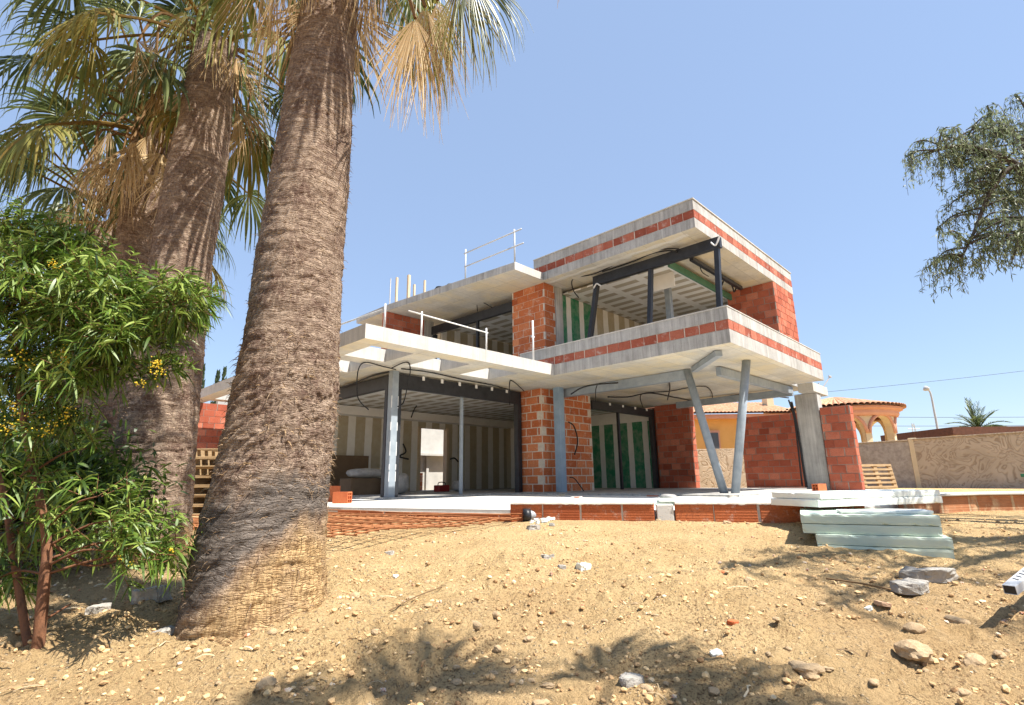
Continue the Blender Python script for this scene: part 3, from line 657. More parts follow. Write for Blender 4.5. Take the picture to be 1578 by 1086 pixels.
# timbers and roll on the low top roof
for k, (x, top, base, th, lb) in enumerate(((390, 580, 720, .03, 'thin grey rod leftmost of the uprights on the low roof'), (428, 575, 720, .07, 'pale timber upright right beside the thin grey rod on the low roof'),
        (500, 560, 715, .09, 'tallest pale timber upright on the low roof'), (535, 615, 700, .06, 'short pale timber upright just right of the tallest timber'), (597, 590, 690, .06, 'pale timber upright nearest the black roll on the low roof'))):
    X = 10.1; b_ = onx(*zz1(x, base), X); t = onx(*zz1(x, top), X); z0 = 5.611
    tag(MB().bar((0, 0, 0), (0, 0, t[2]-z0), th, th, up=(1, 0, 0)).build('upright_rod' if k == 0 else 'timber_post', 'galv' if k == 0 else 'wood_new', loc=(X, b_[1], z0)), lb, 'rod' if k == 0 else 'timber')
m = MB(); y0, y1 = 11.9, 14.3
for i in range(3):
    pts = [(9.55+.12*i+random.uniform(-.05, .05), y, 5.70+.09*(i % 2)+.1*math.sin(y*3+i)*.4) for y in np.linspace(y0+.2*i, y1-.25*i, 12)]
    m.tube(pts, [.09+.03*math.sin(k*2.1+i) for k in range(12)], 8)
tag(m.build('tarp_roll', 'tarp', smooth=True), 'crumpled black tarp roll lying along the low roof edge', 'tarp')
tag(MB().tube([(9.75, 14.4, 5.66), (9.75, 15.4, 5.70)], .10, 10).build('timber_offcut', 'wood', smooth=True), 'brown log offcut lying among the uprights on the low roof', 'timber')
# inside the living room
def sack(loc, s, rot, label, mat='plastic_bag', name='sack', cat='sack'):
    bm = bmesh.new(); bmesh.ops.create_icosphere(bm, subdivisions=3, radius=1.)
    for v in bm.verts:
        q = v.co; k = 1/max(abs(q.x)**4+abs(q.y)**4+abs(q.z)**4, 1e-6)**.25
        n = fbm(np.array([q.x*2+loc[0]*3]), np.array([q.y*2+q.z*2+loc[1]]), 3)[0]
        v.co = Vector((q.x*s[0], q.y*s[1], q.z*s[2]))*(k*.75+.35*n+.25)
    zmin = min(v.co.z for v in bm.verts)
    for v in bm.verts: v.co.z -= zmin
    me = bpy.data.meshes.new(name); bm.to_mesh(me); bm.free(); me.materials.append(M[mat])
    me.polygons.foreach_set('use_smooth', [True]*len(me.polygons))
    o = bpy.data.objects.new(name, me); COL.objects.link(o); o.location = loc; o.rotation_euler = (0, 0, rot); return tag(o, label, cat)
tag(MB().box(0, 0, 0, 2.4, .05, 1.15).build('board_sheet', 'cardboard', loc=(6.9, 15.72, ZF)), 'dark brown board sheet standing against the living room back wall', 'board')
e = empty('carton', (7.15, 12.9, ZF), 'brown carton under white plastic inside the living room', 'box'); MB().box(0, 0, 0, 1.0, .6, .42).build('body', 'cardboard', e, bevel=.01)
MB().box(-.005, -.004, .421, 1.005, .604, .43).build('flap', 'cardboard', e)
sack((7.7, 13.1, ZF+.43), (.55, .35, .12), .3, 'white plastic sheet crumpled on top of the brown carton', name='plastic_sheet', cat='plastic sheet')
sack((8.35, 12.6, ZF), (.45, .32, .28), .9, 'pale lumpy sack leaning beside the brown carton')
e = empty('toolbox', (10.55, 13.6, ZF), 'red toolbox on the living room floor near the doorway', 'toolbox')
MB().box(0, 0, 0, .42, .28, .20).build('body', 'red', e, bevel=.02); MB().tube(smoothpath([(.06, .14, .2), (.10, .14, .28), (.32, .14, .28), (.36, .14, .2)]), .015, 6).build('handle', 'black', e)
sack((11.0, 13.2, ZF), (.18, .16, .16), .2, 'small grey bag on the floor right of the red toolbox')
# upper floor clutter
q = onx(*zz2(480, 735), 12.6)
sack((12.4, 8.3, 2.72), (.3, 1.0, .62), 0, 'black wrapped bundle on the upper floor behind the balcony parapet', 'tarp', 'bundle', 'bundle')

# bricks and boards on the terrace
def hollow_brick(mat='terracotta'):
    m = MB(); L, W, H = .30, .15, .20; t = .018
    nx, nz = 2, 3
    m.box(-L/2, -W/2, 0, L/2, -W/2+t, H); m.box(-L/2, W/2-t, 0, L/2, W/2, H)
    m.box(-L/2, -W/2+t, 0, L/2, W/2-t, t); m.box(-L/2, -W/2+t, H-t, L/2, W/2-t, H)
    for k in (1, 2): m.box(-L/2+.003, -W/2+t, k*H/3-.006, L/2-.003, W/2-t, k*H/3+.006)
    m.box(-L/2+.003, -.006, t, L/2-.003, .006, H-t)
    return m
q = P(534, 776, 8.0)
tag(hollow_brick().build('hollow_brick', 'terracotta', loc=tuple(onz(527, 775.5, ZT)), rotz=.6+1.5), 'orange hollow brick standing on the terrace edge beside the big palm', 'brick')
o = hollow_brick().build('hollow_brick', 'terracotta', loc=tuple(onz(513, 773, ZT)), rotz=1.0+1.5); o.scale = (.8, .8, 1.5)
tag(o, 'taller orange brick half hidden behind the big palm on the terrace', 'brick')
q = onz(1268, 754, ZT); tag(hollow_brick().build('hollow_brick', 'terracotta', loc=(13.6, 3.75, ZT), rotz=-.3), 'lone hollow brick on the terrace in front of the concrete column', 'brick')
def board(loc, s, rot, label, mat='foam', tilt=(0, 0), name='foam_board', cat='foam board', group=None):
    bm = bmesh.new(); bmesh.ops.create_cube(bm, size=1.)
    bmesh.ops.bevel(bm, geom=[e for e in bm.edges], offset=.012, segments=2, affect='EDGES')
    bm.free(); bm = bmesh.new(); nx_, ny_, nz_ = max(6, int(s[0]/.035)), max(4, int(s[1]/.035)), 4
    bmesh.ops.create_cube(bm, size=1.)
    for ax, n_ in ((0, nx_), (1, ny_), (2, nz_)):
        for k_ in range(1, n_): 
            pl = [0, 0, 0]; pl[ax] = -.5+k_/n_; no = [0, 0, 0]; no[ax] = 1
            bmesh.ops.bisect_plane(bm, geom=bm.verts[:]+bm.edges[:]+bm.faces[:], plane_co=pl, plane_no=no)
    for v in bm.verts:
        q = v.co.copy(); v.co = Vector((q.x*s[0], q.y*s[1], (q.z+.5)*s[2]))
        ed = [abs(abs(c_)-.5) < 1e-4 for c_ in q]; so_ = loc[0]*3+loc[2]*40
        nz1 = float(fbm(np.array([v.co.x*5+so_]), np.array([v.co.y*5+v.co.z*9]), 3)[0]); nz2 = float(fbm(np.array([v.co.x*26+so_]), np.array([v.co.y*26+v.co.z*40]), 2)[0])
        if sum(ed) >= 2:                      # worn, nibbled edges
            w_ = .0025+max(0, nz2-.10)*.03
            v.co -= Vector((math.copysign(w_, q.x) if ed[0] else 0, math.copysign(w_, q.y) if ed[1] else 0, math.copysign(min(w_, s[2]*.25), q.z) if ed[2] else 0))
        if q.z > -.45: v.co.z += nz1*.0018
        v.co.x += nz2*.003*(ed[0]); v.co.y += nz2*.004*(ed[1])
    me = bpy.data.meshes.new(name); bm.to_mesh(me); bm.free(); me.materials.append(M[mat])
    o = bpy.data.objects.new(name, me); COL.objects.link(o); o.location = loc; o.rotation_euler = (tilt[0], tilt[1], rot); return tag(o, label, cat, group)
RA = YAW-math.pi/2                                  # rotation that lays local x along the level right
def at(px, py, z): return onz(px, py, z)
q = D(7.9, 1.75); board((q[0], q[1], ZT), (.95, .5, .05), RA+.05, 'thin pale foam board lying on the terrace nearest the blue steel column')
q = D(7.75, 2.25); board((q[0], q[1], ZT+.05), (.45, .4, .04), RA-.2, 'small foam offcut on the terrace overlapping the long thin board', 'foam_white')
q = D(7.45, 3.15); board((q[0], q[1], ZT), (1.15, .5, .035), RA+.1, 'whitish foam sheet flat on the terrace in front of the slanted columns', 'foam_white')
q = D(7.9, 4.3); board((q[0], q[1], ZT), (1.5, .35, .03), RA-.03, 'long white sheet lying on the terrace right of the slanted columns', 'foam_white')
q = D(8.6, 3.9); board((q[0], q[1], ZT), (.5, .25, .03), RA+.4, 'white triangular offcut tilted up on the terrace', 'white_metal', (.0, -.35))
q = D(8.2, 2.3); sack((q[0], q[1], ZT), (.14, .12, .07), .4, 'crumpled clear plastic on the terrace beside the foam boards', name='plastic_scrap', cat='plastic scrap')

rs = random.Random(77)
for k in range(16):
    px, py = rs.uniform(860, 1220), rs.uniform(759, 769); q = onz(px, py, ZT); sz = rs.uniform(.05, .16)
    chunk_mat = rs.choice(['foam_white', 'terracotta', 'rubble', 'wood_new'])
    tag(MB().box(-sz, -sz*.4, 0, sz, sz*.4, rs.uniform(.012, .05)).build('offcut', chunk_mat, loc=(q[0], q[1], ZT), rotz=rs.uniform(0, 3), bevel=.004), 'small scrap of building material lying on the terrace near its front edge', 'offcut', 'scraps along the terrace edge')
# rusty bar mesh on the dug bed
def rebar():
    e1 = np.array([B2[0]-A2[0], B2[1]-A2[1]]); e1 /= np.linalg.norm(e1); n = np.array([e1[1], -e1[0]])
    if n @ FH[:2] > 0: n = -n
    o0 = np.array(A2)-e1*.6+n*.14; Lx, Ly = 4.15, 2.6
    loc = np.array([o0[0], o0[1], 0.]); m = MB()
    def ok(p_):
        d, l = dl(*p_); return d > 4.95+max(0, l+1.7)*.98+.06*math.sin(l*5) and l < .35
    def run(fixed, along, vary, zoff):
        for c in fixed:
            seg = []
            for t in vary:
                p_ = o0+(e1*t+n*c if along else e1*c+n*t)
                if ok(p_): d, l = dl(*p_); seg.append((p_[0]-loc[0], p_[1]-loc[1], float(gz(d, l))*0+(-.475)+zoff+.012*math.sin(p_[0]*4+p_[1]*3)))
                else:
                    if len(seg) > 1: m.tube(seg, .0075, 5)
                    seg = []
            if len(seg) > 1: m.tube(seg, .0075, 5)
    run(np.arange(0, Ly, .15), True, np.arange(-.4, Lx, .12), 0.)
    run(np.arange(-.4, Lx, .15), False, np.arange(0, Ly, .12), .015)
    run(np.arange(.05, Ly, .30), True, np.arange(-.4, Lx, .12), .06)
    tag(m.build('bar_mesh', 'rust', loc=tuple(loc)), 'rusty reinforcing bar mesh laid in the bed before the terrace', 'rebar mesh')
rebar()

# foam stack on the right
def foamstack():
    def rest(l, d, z, s, rot, label, mat): q = D(d, l); return board((q[0], q[1], z), s, RA+rot, label, mat)
    z0 = -.70; a = onz(1262, 859, z0); b = onz(1474, 869, z0); mid = (a+b)/2
    w = np.linalg.norm((a-b)[:2]); rot = math.atan2((b-a)[1], (b-a)[0])-RA; dep = 1.1
    ud = np.array([-math.sin(RA+rot), math.cos(RA+rot)]); ux = np.array([math.cos(RA+rot), math.sin(RA+rot)])
    def put(dx, fr, z, W, Dp, t, label, mat, drot=0.):
        c_ = mid[:2]+ux*dx+ud*(fr+Dp/2); board((c_[0], c_[1], z), (W, Dp, t), RA+rot+drot, label, mat)
    z = z0
    skid = MB()
    for k in (-.3, 0, .3): skid.box(k-.045, .03, 0, k+.045, dep-.02, .045)
    tag(skid.build('timber_skid', 'wood', loc=(mid[0], mid[1], z-.03), rotz=RA+rot), 'dark timber skids flat under the lowest foam board of the stack', 'timber skid')
    z += .016
    put(.0, .0, z, w, dep, .092, 'lowest pale green foam board of the outdoor stack', 'foam'); z += .093
    put(.004, .006, z, w*1.01, dep, .088, 'second pale green foam board from the bottom of the outdoor stack', 'foam'); z += .089
    put(-.07, .034, z, w*1.06, dep*.98, .084, 'third foam board from the bottom, pushed left of the two below', 'foam'); z += .085
    put(-.072, .032, z, w*1.065, dep*.98, .084, 'fourth foam board from the bottom, under the small thin offcut', 'foam'); z += .085
    put(-.06, .12, z, .42, .30, .026, 'small thin foam offcut on the front of the stack', 'foam_white', .06)
    put(.26, .20, z, .34, .30, .030, 'short foam piece tucked under the topmost boards at the right', 'foam_white', .05)
    z += .03
    c0 = onz(1262, 782, z); e_ = onz(1454, 775, z); ll = e_-c0; rr2 = math.atan2(ll[1], ll[0]); lx_ = np.array([math.cos(rr2), math.sin(rr2)]); ly_ = np.array([-lx_[1], lx_[0]])
    Lb = min(np.linalg.norm(ll[:2]), 1.9); Wb = .62
    for k, (t, lb) in enumerate(((.075, 'long whitish foam board lying across the back of the stack, second from top'), (.062, 'topmost long whitish foam board of the outdoor stack'))):
        c_ = c0[:2]+lx_*(Lb/2+.02*k)+ly_*(Wb/2+.01*k); board((c_[0], c_[1], z+k*.076), (Lb, Wb, t), rr2+.025*k, lb, 'foam_white')
foamstack()

# rubble, pipe
protos = []
for k in range(4):
    bm = bmesh.new(); bmesh.ops.create_icosphere(bm, subdivisions=3, radius=1.)
    for v in bm.verts:
        q = v.co; n = fbm(np.array([q.x*1.3+k*9]), np.array([q.y*1.3+q.z*1.7+k*5]), 4)[0]
        v.co = Vector((q.x, q.y*.8, q.z*.6))*(1+1.0*n)
    me = bpy.data.meshes.new('stone'); bm.to_mesh(me); bm.free(); me.materials.append(M['stone']); protos.append(me)
def chunk(name, loc, s, rot, mat, label, cat, seed=0, tilt=(0, 0), group=None):
    r = random.Random(seed); n = 7
    poly = [(s[0]*.5*math.cos(2*math.pi*k/n+r.uniform(-.25, .25))*r.uniform(.8, 1.15), s[1]*.5*math.sin(2*math.pi*k/n+r.uniform(-.2, .2))*r.uniform(.8, 1.15)) for k in range(n)]
    bm = bmesh.new(); lo = [bm.verts.new((x*1.03, y*1.03, 0)) for x, y in poly]; hi = [bm.verts.new((x, y, s[2]*r.uniform(.85, 1.1))) for x, y in poly]
    bm.faces.new(lo[::-1]); bm.faces.new(hi)
    for k in range(n): bm.faces.new((lo[k], lo[(k+1) % n], hi[(k+1) % n], hi[k]))
    bmesh.ops.bevel(bm, geom=list(bm.edges), offset=s[2]*.08, segments=1, affect='EDGES')
    bmesh.ops.triangulate(bm, faces=bm.faces); bmesh.ops.subdivide_edges(bm, edges=list(bm.edges), cuts=2, use_grid_fill=True)
    for v in bm.verts: v.co += Vector((r.uniform(-1, 1), r.uniform(-1, 1), r.uniform(-1, 1)))*s[2]*.05+v.co.normalized()*float(fbm(np.array([v.co.x*14+seed]), np.array([v.co.y*14+v.co.z*20]), 3)[0])*min(s)*.9
    me = bpy.data.meshes.new(name); bm.to_mesh(me); bm.free(); me.materials.append(M[mat])
    o = bpy.data.objects.new(name, me); COL.objects.link(o); o.location = loc; o.rotation_euler = (tilt[0], tilt[1], rot); return tag(o, label, cat, group)
def onground(px, py):                    # where the sight line meets the dirt
    r = ray(px, py); r = r/(r @ FH); t = 1.5
    for k in range(4000):
        q = r*t; d, l = dl(q[0], q[1])
        if q[2] <= float(gz0(d, l)): break
        t += .01
    return d, l, gzs(d, l)
def gput(px, py, dz=0.): d, l, z = onground(px, py); q = D(d, l); return (q[0], q[1], z+dz)
chunk('concrete_chunk', gput(1404, 915, -.01), (.27, .17, .06), .2+RA, 'rubble', 'pale flat concrete slab chunk with a broken edge lying before the foam stack', 'rubble', 3, (.05, .02))
chunk('concrete_chunk', gput(1428, 900, -.005), (.36, .12, .075), -.25+RA, 'rubble', 'darker long concrete chunk behind the pale flat chunk', 'rubble', 5, (.12, -.05))
chunk('tile_piece', gput(1362, 938, -.005), (.13, .10, .02), .5, 'tile', 'flat pinkish broken tile on the dirt below the concrete chunks', 'tile', 7, (.1, .1))
chunk('brick_fragment', gput(1130, 962, -.012), (.075, .06, .03), .2, 'terracotta', 'small red brick fragment lying in the middle of the dirt', 'brick', 8)
chunk('brick_fragment', gput(1113, 897), (.10, .05, .02), .9, 'terracotta', 'half buried orange brick sliver nearer the plinth', 'brick', 9)
for k, (px, py, s, mt, lb) in enumerate(((898, 880, .16, 'foam_white', 'white plaster lump in the middle of the sand'), (866, 884, .07, 'rubble', 'small grey lump just left of the white plaster lump'),
        (842, 862, .11, 'rubble', 'grey speckled lump of rubble above the white plaster lump'), (611, 885, .08, 'foam_white', 'white scrap on the sand near the big palm'),
        (822, 816, .14, 'rubble', 'flat grey brick piece in front of the pipe'), (1105, 1003, .08, 'foam_white', 'round white pebble in the lower middle dirt'), (600, 850, .10, 'rubble', 'dark flat stone on the sand beside the palm'),
        (975, 1045, .12, 'rubble', 'blue grey stone at the bottom middle of the dirt'), (1338, 938, .06, 'foam_white', 'white chip next to the pinkish tile'), (1245, 1043, .15, 'stone', 'large ochre stone with a shaded face at the bottom right'),
        (1412, 1020, .22, 'stone', 'largest smooth tan boulder at the lower right'), (1410, 972, .12, 'stone', 'cluster forming tan stone above the boulder'), (1500, 1020, .13, 'stone', 'flat tan stone right of the boulder'),
        (1475, 958, .12, 'stone', 'brown angular stone below the metal bar shadow'), (250, 985, .14, 'rubble', 'grey slab piece on the shaded dirt left of the palm'), (150, 955, .16, 'rubble', 'dark slab piece in the shade beside the shrub stem'),
        (230, 940, .24, 'rubble', 'broad grey stone slab in the shade behind the shrub'))):
    if mt == 'stone':
        o = bpy.data.objects.new('stone', protos[k % 4]); COL.objects.link(o); o.location = gput(px, py, s*.08); o.scale = (s*.45, s*.4, s*.36); o.rotation_euler = (.1, .1, k*1.3); tag(o, lb, 'stone')
    else: chunk('rubble_lump', gput(px, py, -.015), (s, s*.72, s*.38), k*1.3, mt, lb, 'rubble', 20+k, (.15*math.sin(k), .15*math.cos(k*2)))
q = gput(822, 800, .06); e = empty('drain_pipe', q, 'short grey drain pipe with black mouth lying against the plinth', 'pipe', None, RA+.25)
m = MB()
for i, (x0, x1, r) in enumerate(((-.05, .2, .065),)):
    m.tube([(x0, 0, 0), (x1, 0, 0)], r, 20, cap=False); m.tube([(x1, 0, 0), (x0, 0, 0)], r-.008, 20, cap=False)
m.build('tube', 'pipe', e, smooth=True); MB().tube([(-.13, 0, 0), (-.045, 0, 0)], .075, 20).build('collar', 'black', e, smooth=True); MB().tube([(.18, 0, 0), (.25, 0, 0)], .072, 20).build('collar', 'black', e, smooth=True)
for k in range(14):
    px, py = random.uniform(812, 858), random.uniform(797, 812); s = random.uniform(.04, .10)
    chunk('rubble_lump', gput(px, py), (s, s*.7, s*.5), random.uniform(0, 3), random.choice(['rubble', 'foam_white']), 'pale rubble bit in the small heap beside the grey pipe', 'rubble', 60+k, (.2, .1), 'rubble heap beside the pipe')
for k in range(34):
    px, py = random.uniform(1000, 1240), random.uniform(797, 808); s = random.uniform(.012, .035)
    o = bpy.data.objects.new('clod', protos[k % 4]); COL.objects.link(o); o.location = gput(px, py, s*.1); o.scale = (s, s*random.uniform(.7, 1.1), s*.7)
    o.rotation_euler = (0, 0, random.uniform(0, 6)); tag(o, 'crumb of dry earth lying along the foot of the plinth', 'clod', 'earth crumbs along the plinth foot')
for k in range(60):
    px, py = random.uniform(300, 1578), 870+216*random.random()**.8
    if 280 < px < 520 and py < 965: continue
    s = random.uniform(.014, .032)*(1.35 if random.random() < .2 else 1)
    o = bpy.data.objects.new('stone', protos[k % 4]); COL.objects.link(o); o.location = gput(px, py, s*.15); o.scale = (s, s*random.uniform(.7, 1.1), s*random.uniform(.6, 1))
    o.rotation_euler = (0, 0, random.uniform(0, 6)); tag(o, 'small tan stone loose on the open dirt', 'stone', 'small loose stones on the dirt')
# gravel and litter: nobody could count them
def gravel():
    t = (1+5**.5)/2
    iv = np.array([(-1, t, 0), (1, t, 0), (-1, -t, 0), (1, -t, 0), (0, -1, t), (0, 1, t), (0, -1, -t), (0, 1, -t), (t, 0, -1), (t, 0, 1), (-t, 0, -1), (-t, 0, 1)])/1.9
    fi = [(0, 11, 5), (0, 5, 1), (0, 1, 7), (0, 7, 10), (0, 10, 11), (1, 5, 9), (5, 11, 4), (11, 10, 2), (10, 7, 6), (7, 1, 8), (3, 9, 4), (3, 4, 2), (3, 2, 6), (3, 6, 8), (3, 8, 9), (4, 9, 5), (2, 4, 11), (6, 2, 10), (8, 6, 7), (9, 8, 1)]
    N = 16000; m = MB()
    d = 1.6+4.75*RNG.random(N)**1.25; l = (RNG.random(N)*2-1)*1.12*(d+.6)
    keep = vnoise(d*1.4, l*1.4, 50)+.25*vnoise(d*5, l*5, 51) > .42+.12*(d > 4.2)
    d = d[keep]; l = l[keep]; z = gz(d, l)
    for i in range(len(d)):
        s = .0035+.016*RNG.random()**3.8; sc_ = s*np.array([1, .7+.4*RNG.random(), .5+.4*RNG.random()]); a = RNG.random()*6.28
        v = iv*(1+.5*(RNG.random((12, 1))-.5))*sc_; c_, s_ = math.cos(a), math.sin(a)
        v = np.stack([v[:, 0]*c_-v[:, 1]*s_, v[:, 0]*s_+v[:, 1]*c_, v[:, 2]+z[i]+s*.25], 1); q = D(d[i], l[i]); v[:, :2] += q[:2]
        m.add(v, fi, 0, float(RNG.random()))
    tag(m.build('gravel', 'gravel', attr='Col'), 'loose gravel and crumbs of earth strewn over the dirt', 'gravel', kind='stuff')
    m = MB()
    for i in range(520):
        d_ = 1.7+3.6*RNG.random()**1.3; l_ = (RNG.random()*2-1)*1.05*(d_+.5)
        if RNG.random() < .35: l_ = -abs(l_)*.8-.6
        L = .03+.12*RNG.random()**2; a = RNG.random()*6.28; q = D(d_, l_, gzs(d_, l_)+.006)
        ds = np.array([math.cos(a), math.sin(a), 0]); sd = np.array([-ds[1], ds[0], 0]); w = .0015+.004*RNG.random()**2
        pts = [q+ds*L*t+np.array([0, 0, .012*math.sin(3.1*t)])+sd*.02*math.sin(2.5*t)*(RNG.random()-.5) for t in (0, .35, .7, 1.)]
        V = np.stack([np.stack([p_-sd*w, p_+sd*w+np.array([0, 0, w])]) for p_ in pts]); m.npgrid(V, 0, float(RNG.random()))
    tag(m.build('dry_litter', 'litter', attr='Col'), 'dry twigs and leaf bits scattered on the dirt', 'litter', kind='stuff')
gravel()
# twigs lying separately
m = MB(); p0 = [gput(x, y, .015) for x, y in ((600, 955), (640, 930), (690, 905))]; m.tube(smoothpath(p0), [.004]*len(smoothpath(p0)), 5)
tag(m.build('dry_stick', 'litter', smooth=True), 'long thin dry stick on the sand right of the big palm', 'stick')
m = MB(); p0 = [gput(x, y, .02) for x, y in ((1275, 905), (1330, 915), (1375, 920))]; m.tube(smoothpath(p0), .006, 5)
tag(m.build('dry_stick', 'litter', smooth=True), 'dark dry stick pointing at the concrete chunks', 'stick')

# aluminium straight edge at the right border, propped on a block outside the frame
q0 = P(1556, 909, 2.95); q1 = P(1700, 790, 3.75)
e = empty('metal_straightedge', tuple(q0), 'light metal bar with dark slots propped at the right edge of the picture', 'metal bar')
dv = Vector(q1-q0); Lb = dv.length; dx = dv.normalized(); ry = Vector((0, 0, 1)).cross(dx).normalized(); rz = dx.cross(ry)
e.rotation_euler = Matrix((dx, ry, rz)).transposed().to_euler()
m = MB(); t = .003; W, H = .055, .045
m.box(0, -W/2, -H/2, Lb, W/2, -H/2+t); m.box(0, -W/2, H/2-t, Lb, W/2, H/2); m.box(0, -W/2, -H/2+t, Lb, -W/2+t, H/2-t); m.box(0, W/2-t, -H/2+t, Lb, W/2, H/2-t)
m.build('bar', 'galv', e, bevel=.0015); MB().box(.004, -W/2+t+.001, -H/2+t+.001, .05, W/2-t-.001, H/2-t-.001).build('end_plug', 'black', e)
m = MB()
for k in range(12):
    x = .10+k*.045; m.bar((x, -.012, H/2+.0012), (x+.012, .014, H/2+.0012), .008, .002)
m.build('slot', 'black', e)
qb = q1-np.array([0, 0, H/2]); d_, l_ = dl(qb[0], qb[1]); gzb = gzs(d_, l_)
tag(MB().box(-.25, -.15, 0, .25, .15, qb[2]-gzb-.005).build('concrete_block', 'rubble', loc=(qb[0], qb[1], gzb), bevel=.01), 'grey concrete block carrying the far end of the metal bar', 'block')

# ------------------------------------------------------------------ right hand background
low = MB()
lp = [D(6.95, 4.9), D(7.3, 6.0), D(7.35, 7.2), D(7.6, 9.5)]
e = empty('low_brick_wall', (lp[0][0], lp[0][1], 0), 'low sand covered brick course right of the foam stack', 'wall')
for a, b_ in zip(lp[:-1], lp[1:]):
    L = np.linalg.norm(b_-a); ang = math.atan2(b_[1]-a[1], b_[0]-a[0])
    MB().box(0, -.10, -.62, L-.012, .10, -.27).build('course', 'brick_sandy', e, bevel=.015, loc=(a[0]-lp[0][0], a[1]-lp[0][1], 0), rotz=ang)
    MB().box(0, -.15, -.269, L-.012, .14, -.235).build('cap', 'cast_white', e, bevel=.01, loc=(a[0]-lp[0][0], a[1]-lp[0][1], 0), rotz=ang)
# freestanding brick walls
def rough_wall(name, x0, y0, x1, y1, z0, z1, mat, label):
    m = MB(); m.box(x0, y0, z0, x1, y1, z1-.2)
    return tag(blockwall(name, x0, y0, z0, x1, y1, z1, .33, .205, .015, RED, .03, int(y1*10)), label, 'wall')
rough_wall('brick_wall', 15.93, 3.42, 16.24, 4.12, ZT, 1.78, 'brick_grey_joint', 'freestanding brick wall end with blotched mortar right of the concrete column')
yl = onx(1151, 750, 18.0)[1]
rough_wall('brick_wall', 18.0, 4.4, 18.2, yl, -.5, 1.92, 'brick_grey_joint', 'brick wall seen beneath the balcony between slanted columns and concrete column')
# boundary wall
W0, W1, W2, W3 = D(22.6, 14.3), D(20.9, 15.45), D(17.9, 17.05), D(9.0, 21.5)
bw = empty('boundary_wall', (W1[0], W1[1], -.55), 'beige boundary wall with stamped stone pattern behind the plot', 'wall')
def wallseg(a, b_, z0, z1, th, mat, name, off=0.):
    L = np.linalg.norm((b_-a)[:2]); ang = math.atan2(b_[1]-a[1], b_[0]-a[0])
    return MB().box(0, -th/2, z0, L, th/2, z1).build(name, mat, bw, loc=(a[0]-W1[0], a[1]-W1[1], 0), rotz=ang, bevel=.01)
wallseg(W0, W1, 0, 1.83, .2, 'rubble', 'panel'); wallseg(W1, W2, 0, 1.86, .2, 'stamp', 'panel'); wallseg(W2, W3, 0, 1.88, .2, 'stamp', 'panel')
for a, b_, z in ((W0, W1, 1.831), (W1, W2, 1.861), (W2, W3, 1.881)): wallseg(a, b_, z, z+.045, .28, 'stamp', 'cap')
MB().box(-.13, -.13, 0, .13, .13, 1.93).build('pilaster', 'cream_wall', bw, rotz=YAW-.5, bevel=.01)
Wl = D(24.5, 3.0); Wr = D(22.6, 14.2)
e = empty('boundary_wall', (Wr[0], Wr[1], -.55), 'shaded stretch of stamped wall seen beneath the balcony', 'wall')
L = np.linalg.norm((Wl-Wr)[:2]); ang = math.atan2(Wl[1]-Wr[1], Wl[0]-Wr[0])
MB().box(0, -.1, 0, L, .1, 1.75).build('panel', 'stamp', e, rotz=ang, bevel=.01)
# pallets
def pallet_parts(e):
    for k, x in enumerate(np.linspace(-.46, .46, 3)): MB().box(x-.05, -.6, .022, x+.05, .6, .12).build('bearer', 'wood', e)
    for y in np.linspace(-.55, .55, 6): MB().box(-.5, y-.05, .121, .5, y+.05, .143).build('slat', 'wood', e, bevel=.003)
    for y in (-.55, 0, .55): MB().box(-.5, y-.05, 0, .5, y+.05, .0215).build('slat', 'wood', e, bevel=.003)
q = P(1352, 751, 20.3)
e = empty('pallet', (q[0], q[1], -.48), 'wooden pallet leaning upright on the boundary wall beside the brick wall end', 'pallet')
pallet_parts(e); e.rotation_euler = (R_(80), 0, RA+.12); e.scale = (1.30, .72, 1.); e.location.z = -.48+.43
pal = None
labels = ['lowest wooden pallet of the stack behind the palms', 'second wooden pallet from the bottom of the stack behind the palms', 'third wooden pallet from the bottom of the stack behind the palms', 'fourth wooden pallet from the bottom behind the palms',
          'fifth wooden pallet from the bottom behind the palms', 'sixth wooden pallet from the bottom behind the palms', 'topmost wooden pallet of the stack behind the palms']
q = P(318, 800, 9.2)
for k in range(7):
    z = gzs(*dl(q[0], q[1]))+k*.146
    if pal is None:
        pal = empty('pallet', (q[0], q[1], z), labels[0], 'pallet', 'pallets stacked behind the palms', RA); pallet_parts(pal)
    else: dup(pal, (q[0]+random.uniform(-.03, .03), q[1]+random.uniform(-.03, .03), z), RA+random.uniform(-.06, .06), labels[k])
# machine edge at the far right
q = P(1624, 750, 13.0); e = empty('work_platform', (q[0], q[1], -.45), 'green topped trestle with a yellow board at the right edge of the picture', 'trestle', None, RA)
MB().box(-.45, -.3, .36, 1.2, .3, .44).build('top', 'green_paint', e, bevel=.01); MB().box(-.40, -.26, .10, 1.2, .26, .345).build('board', 'yellow_wood', e, bevel=.01)
for x in (-.3, 1.1):
    for y in (-.2, .2): MB().box(x-.03, y-.03, -.02, x+.03, y+.03, .10).build('leg', 'wood', e)

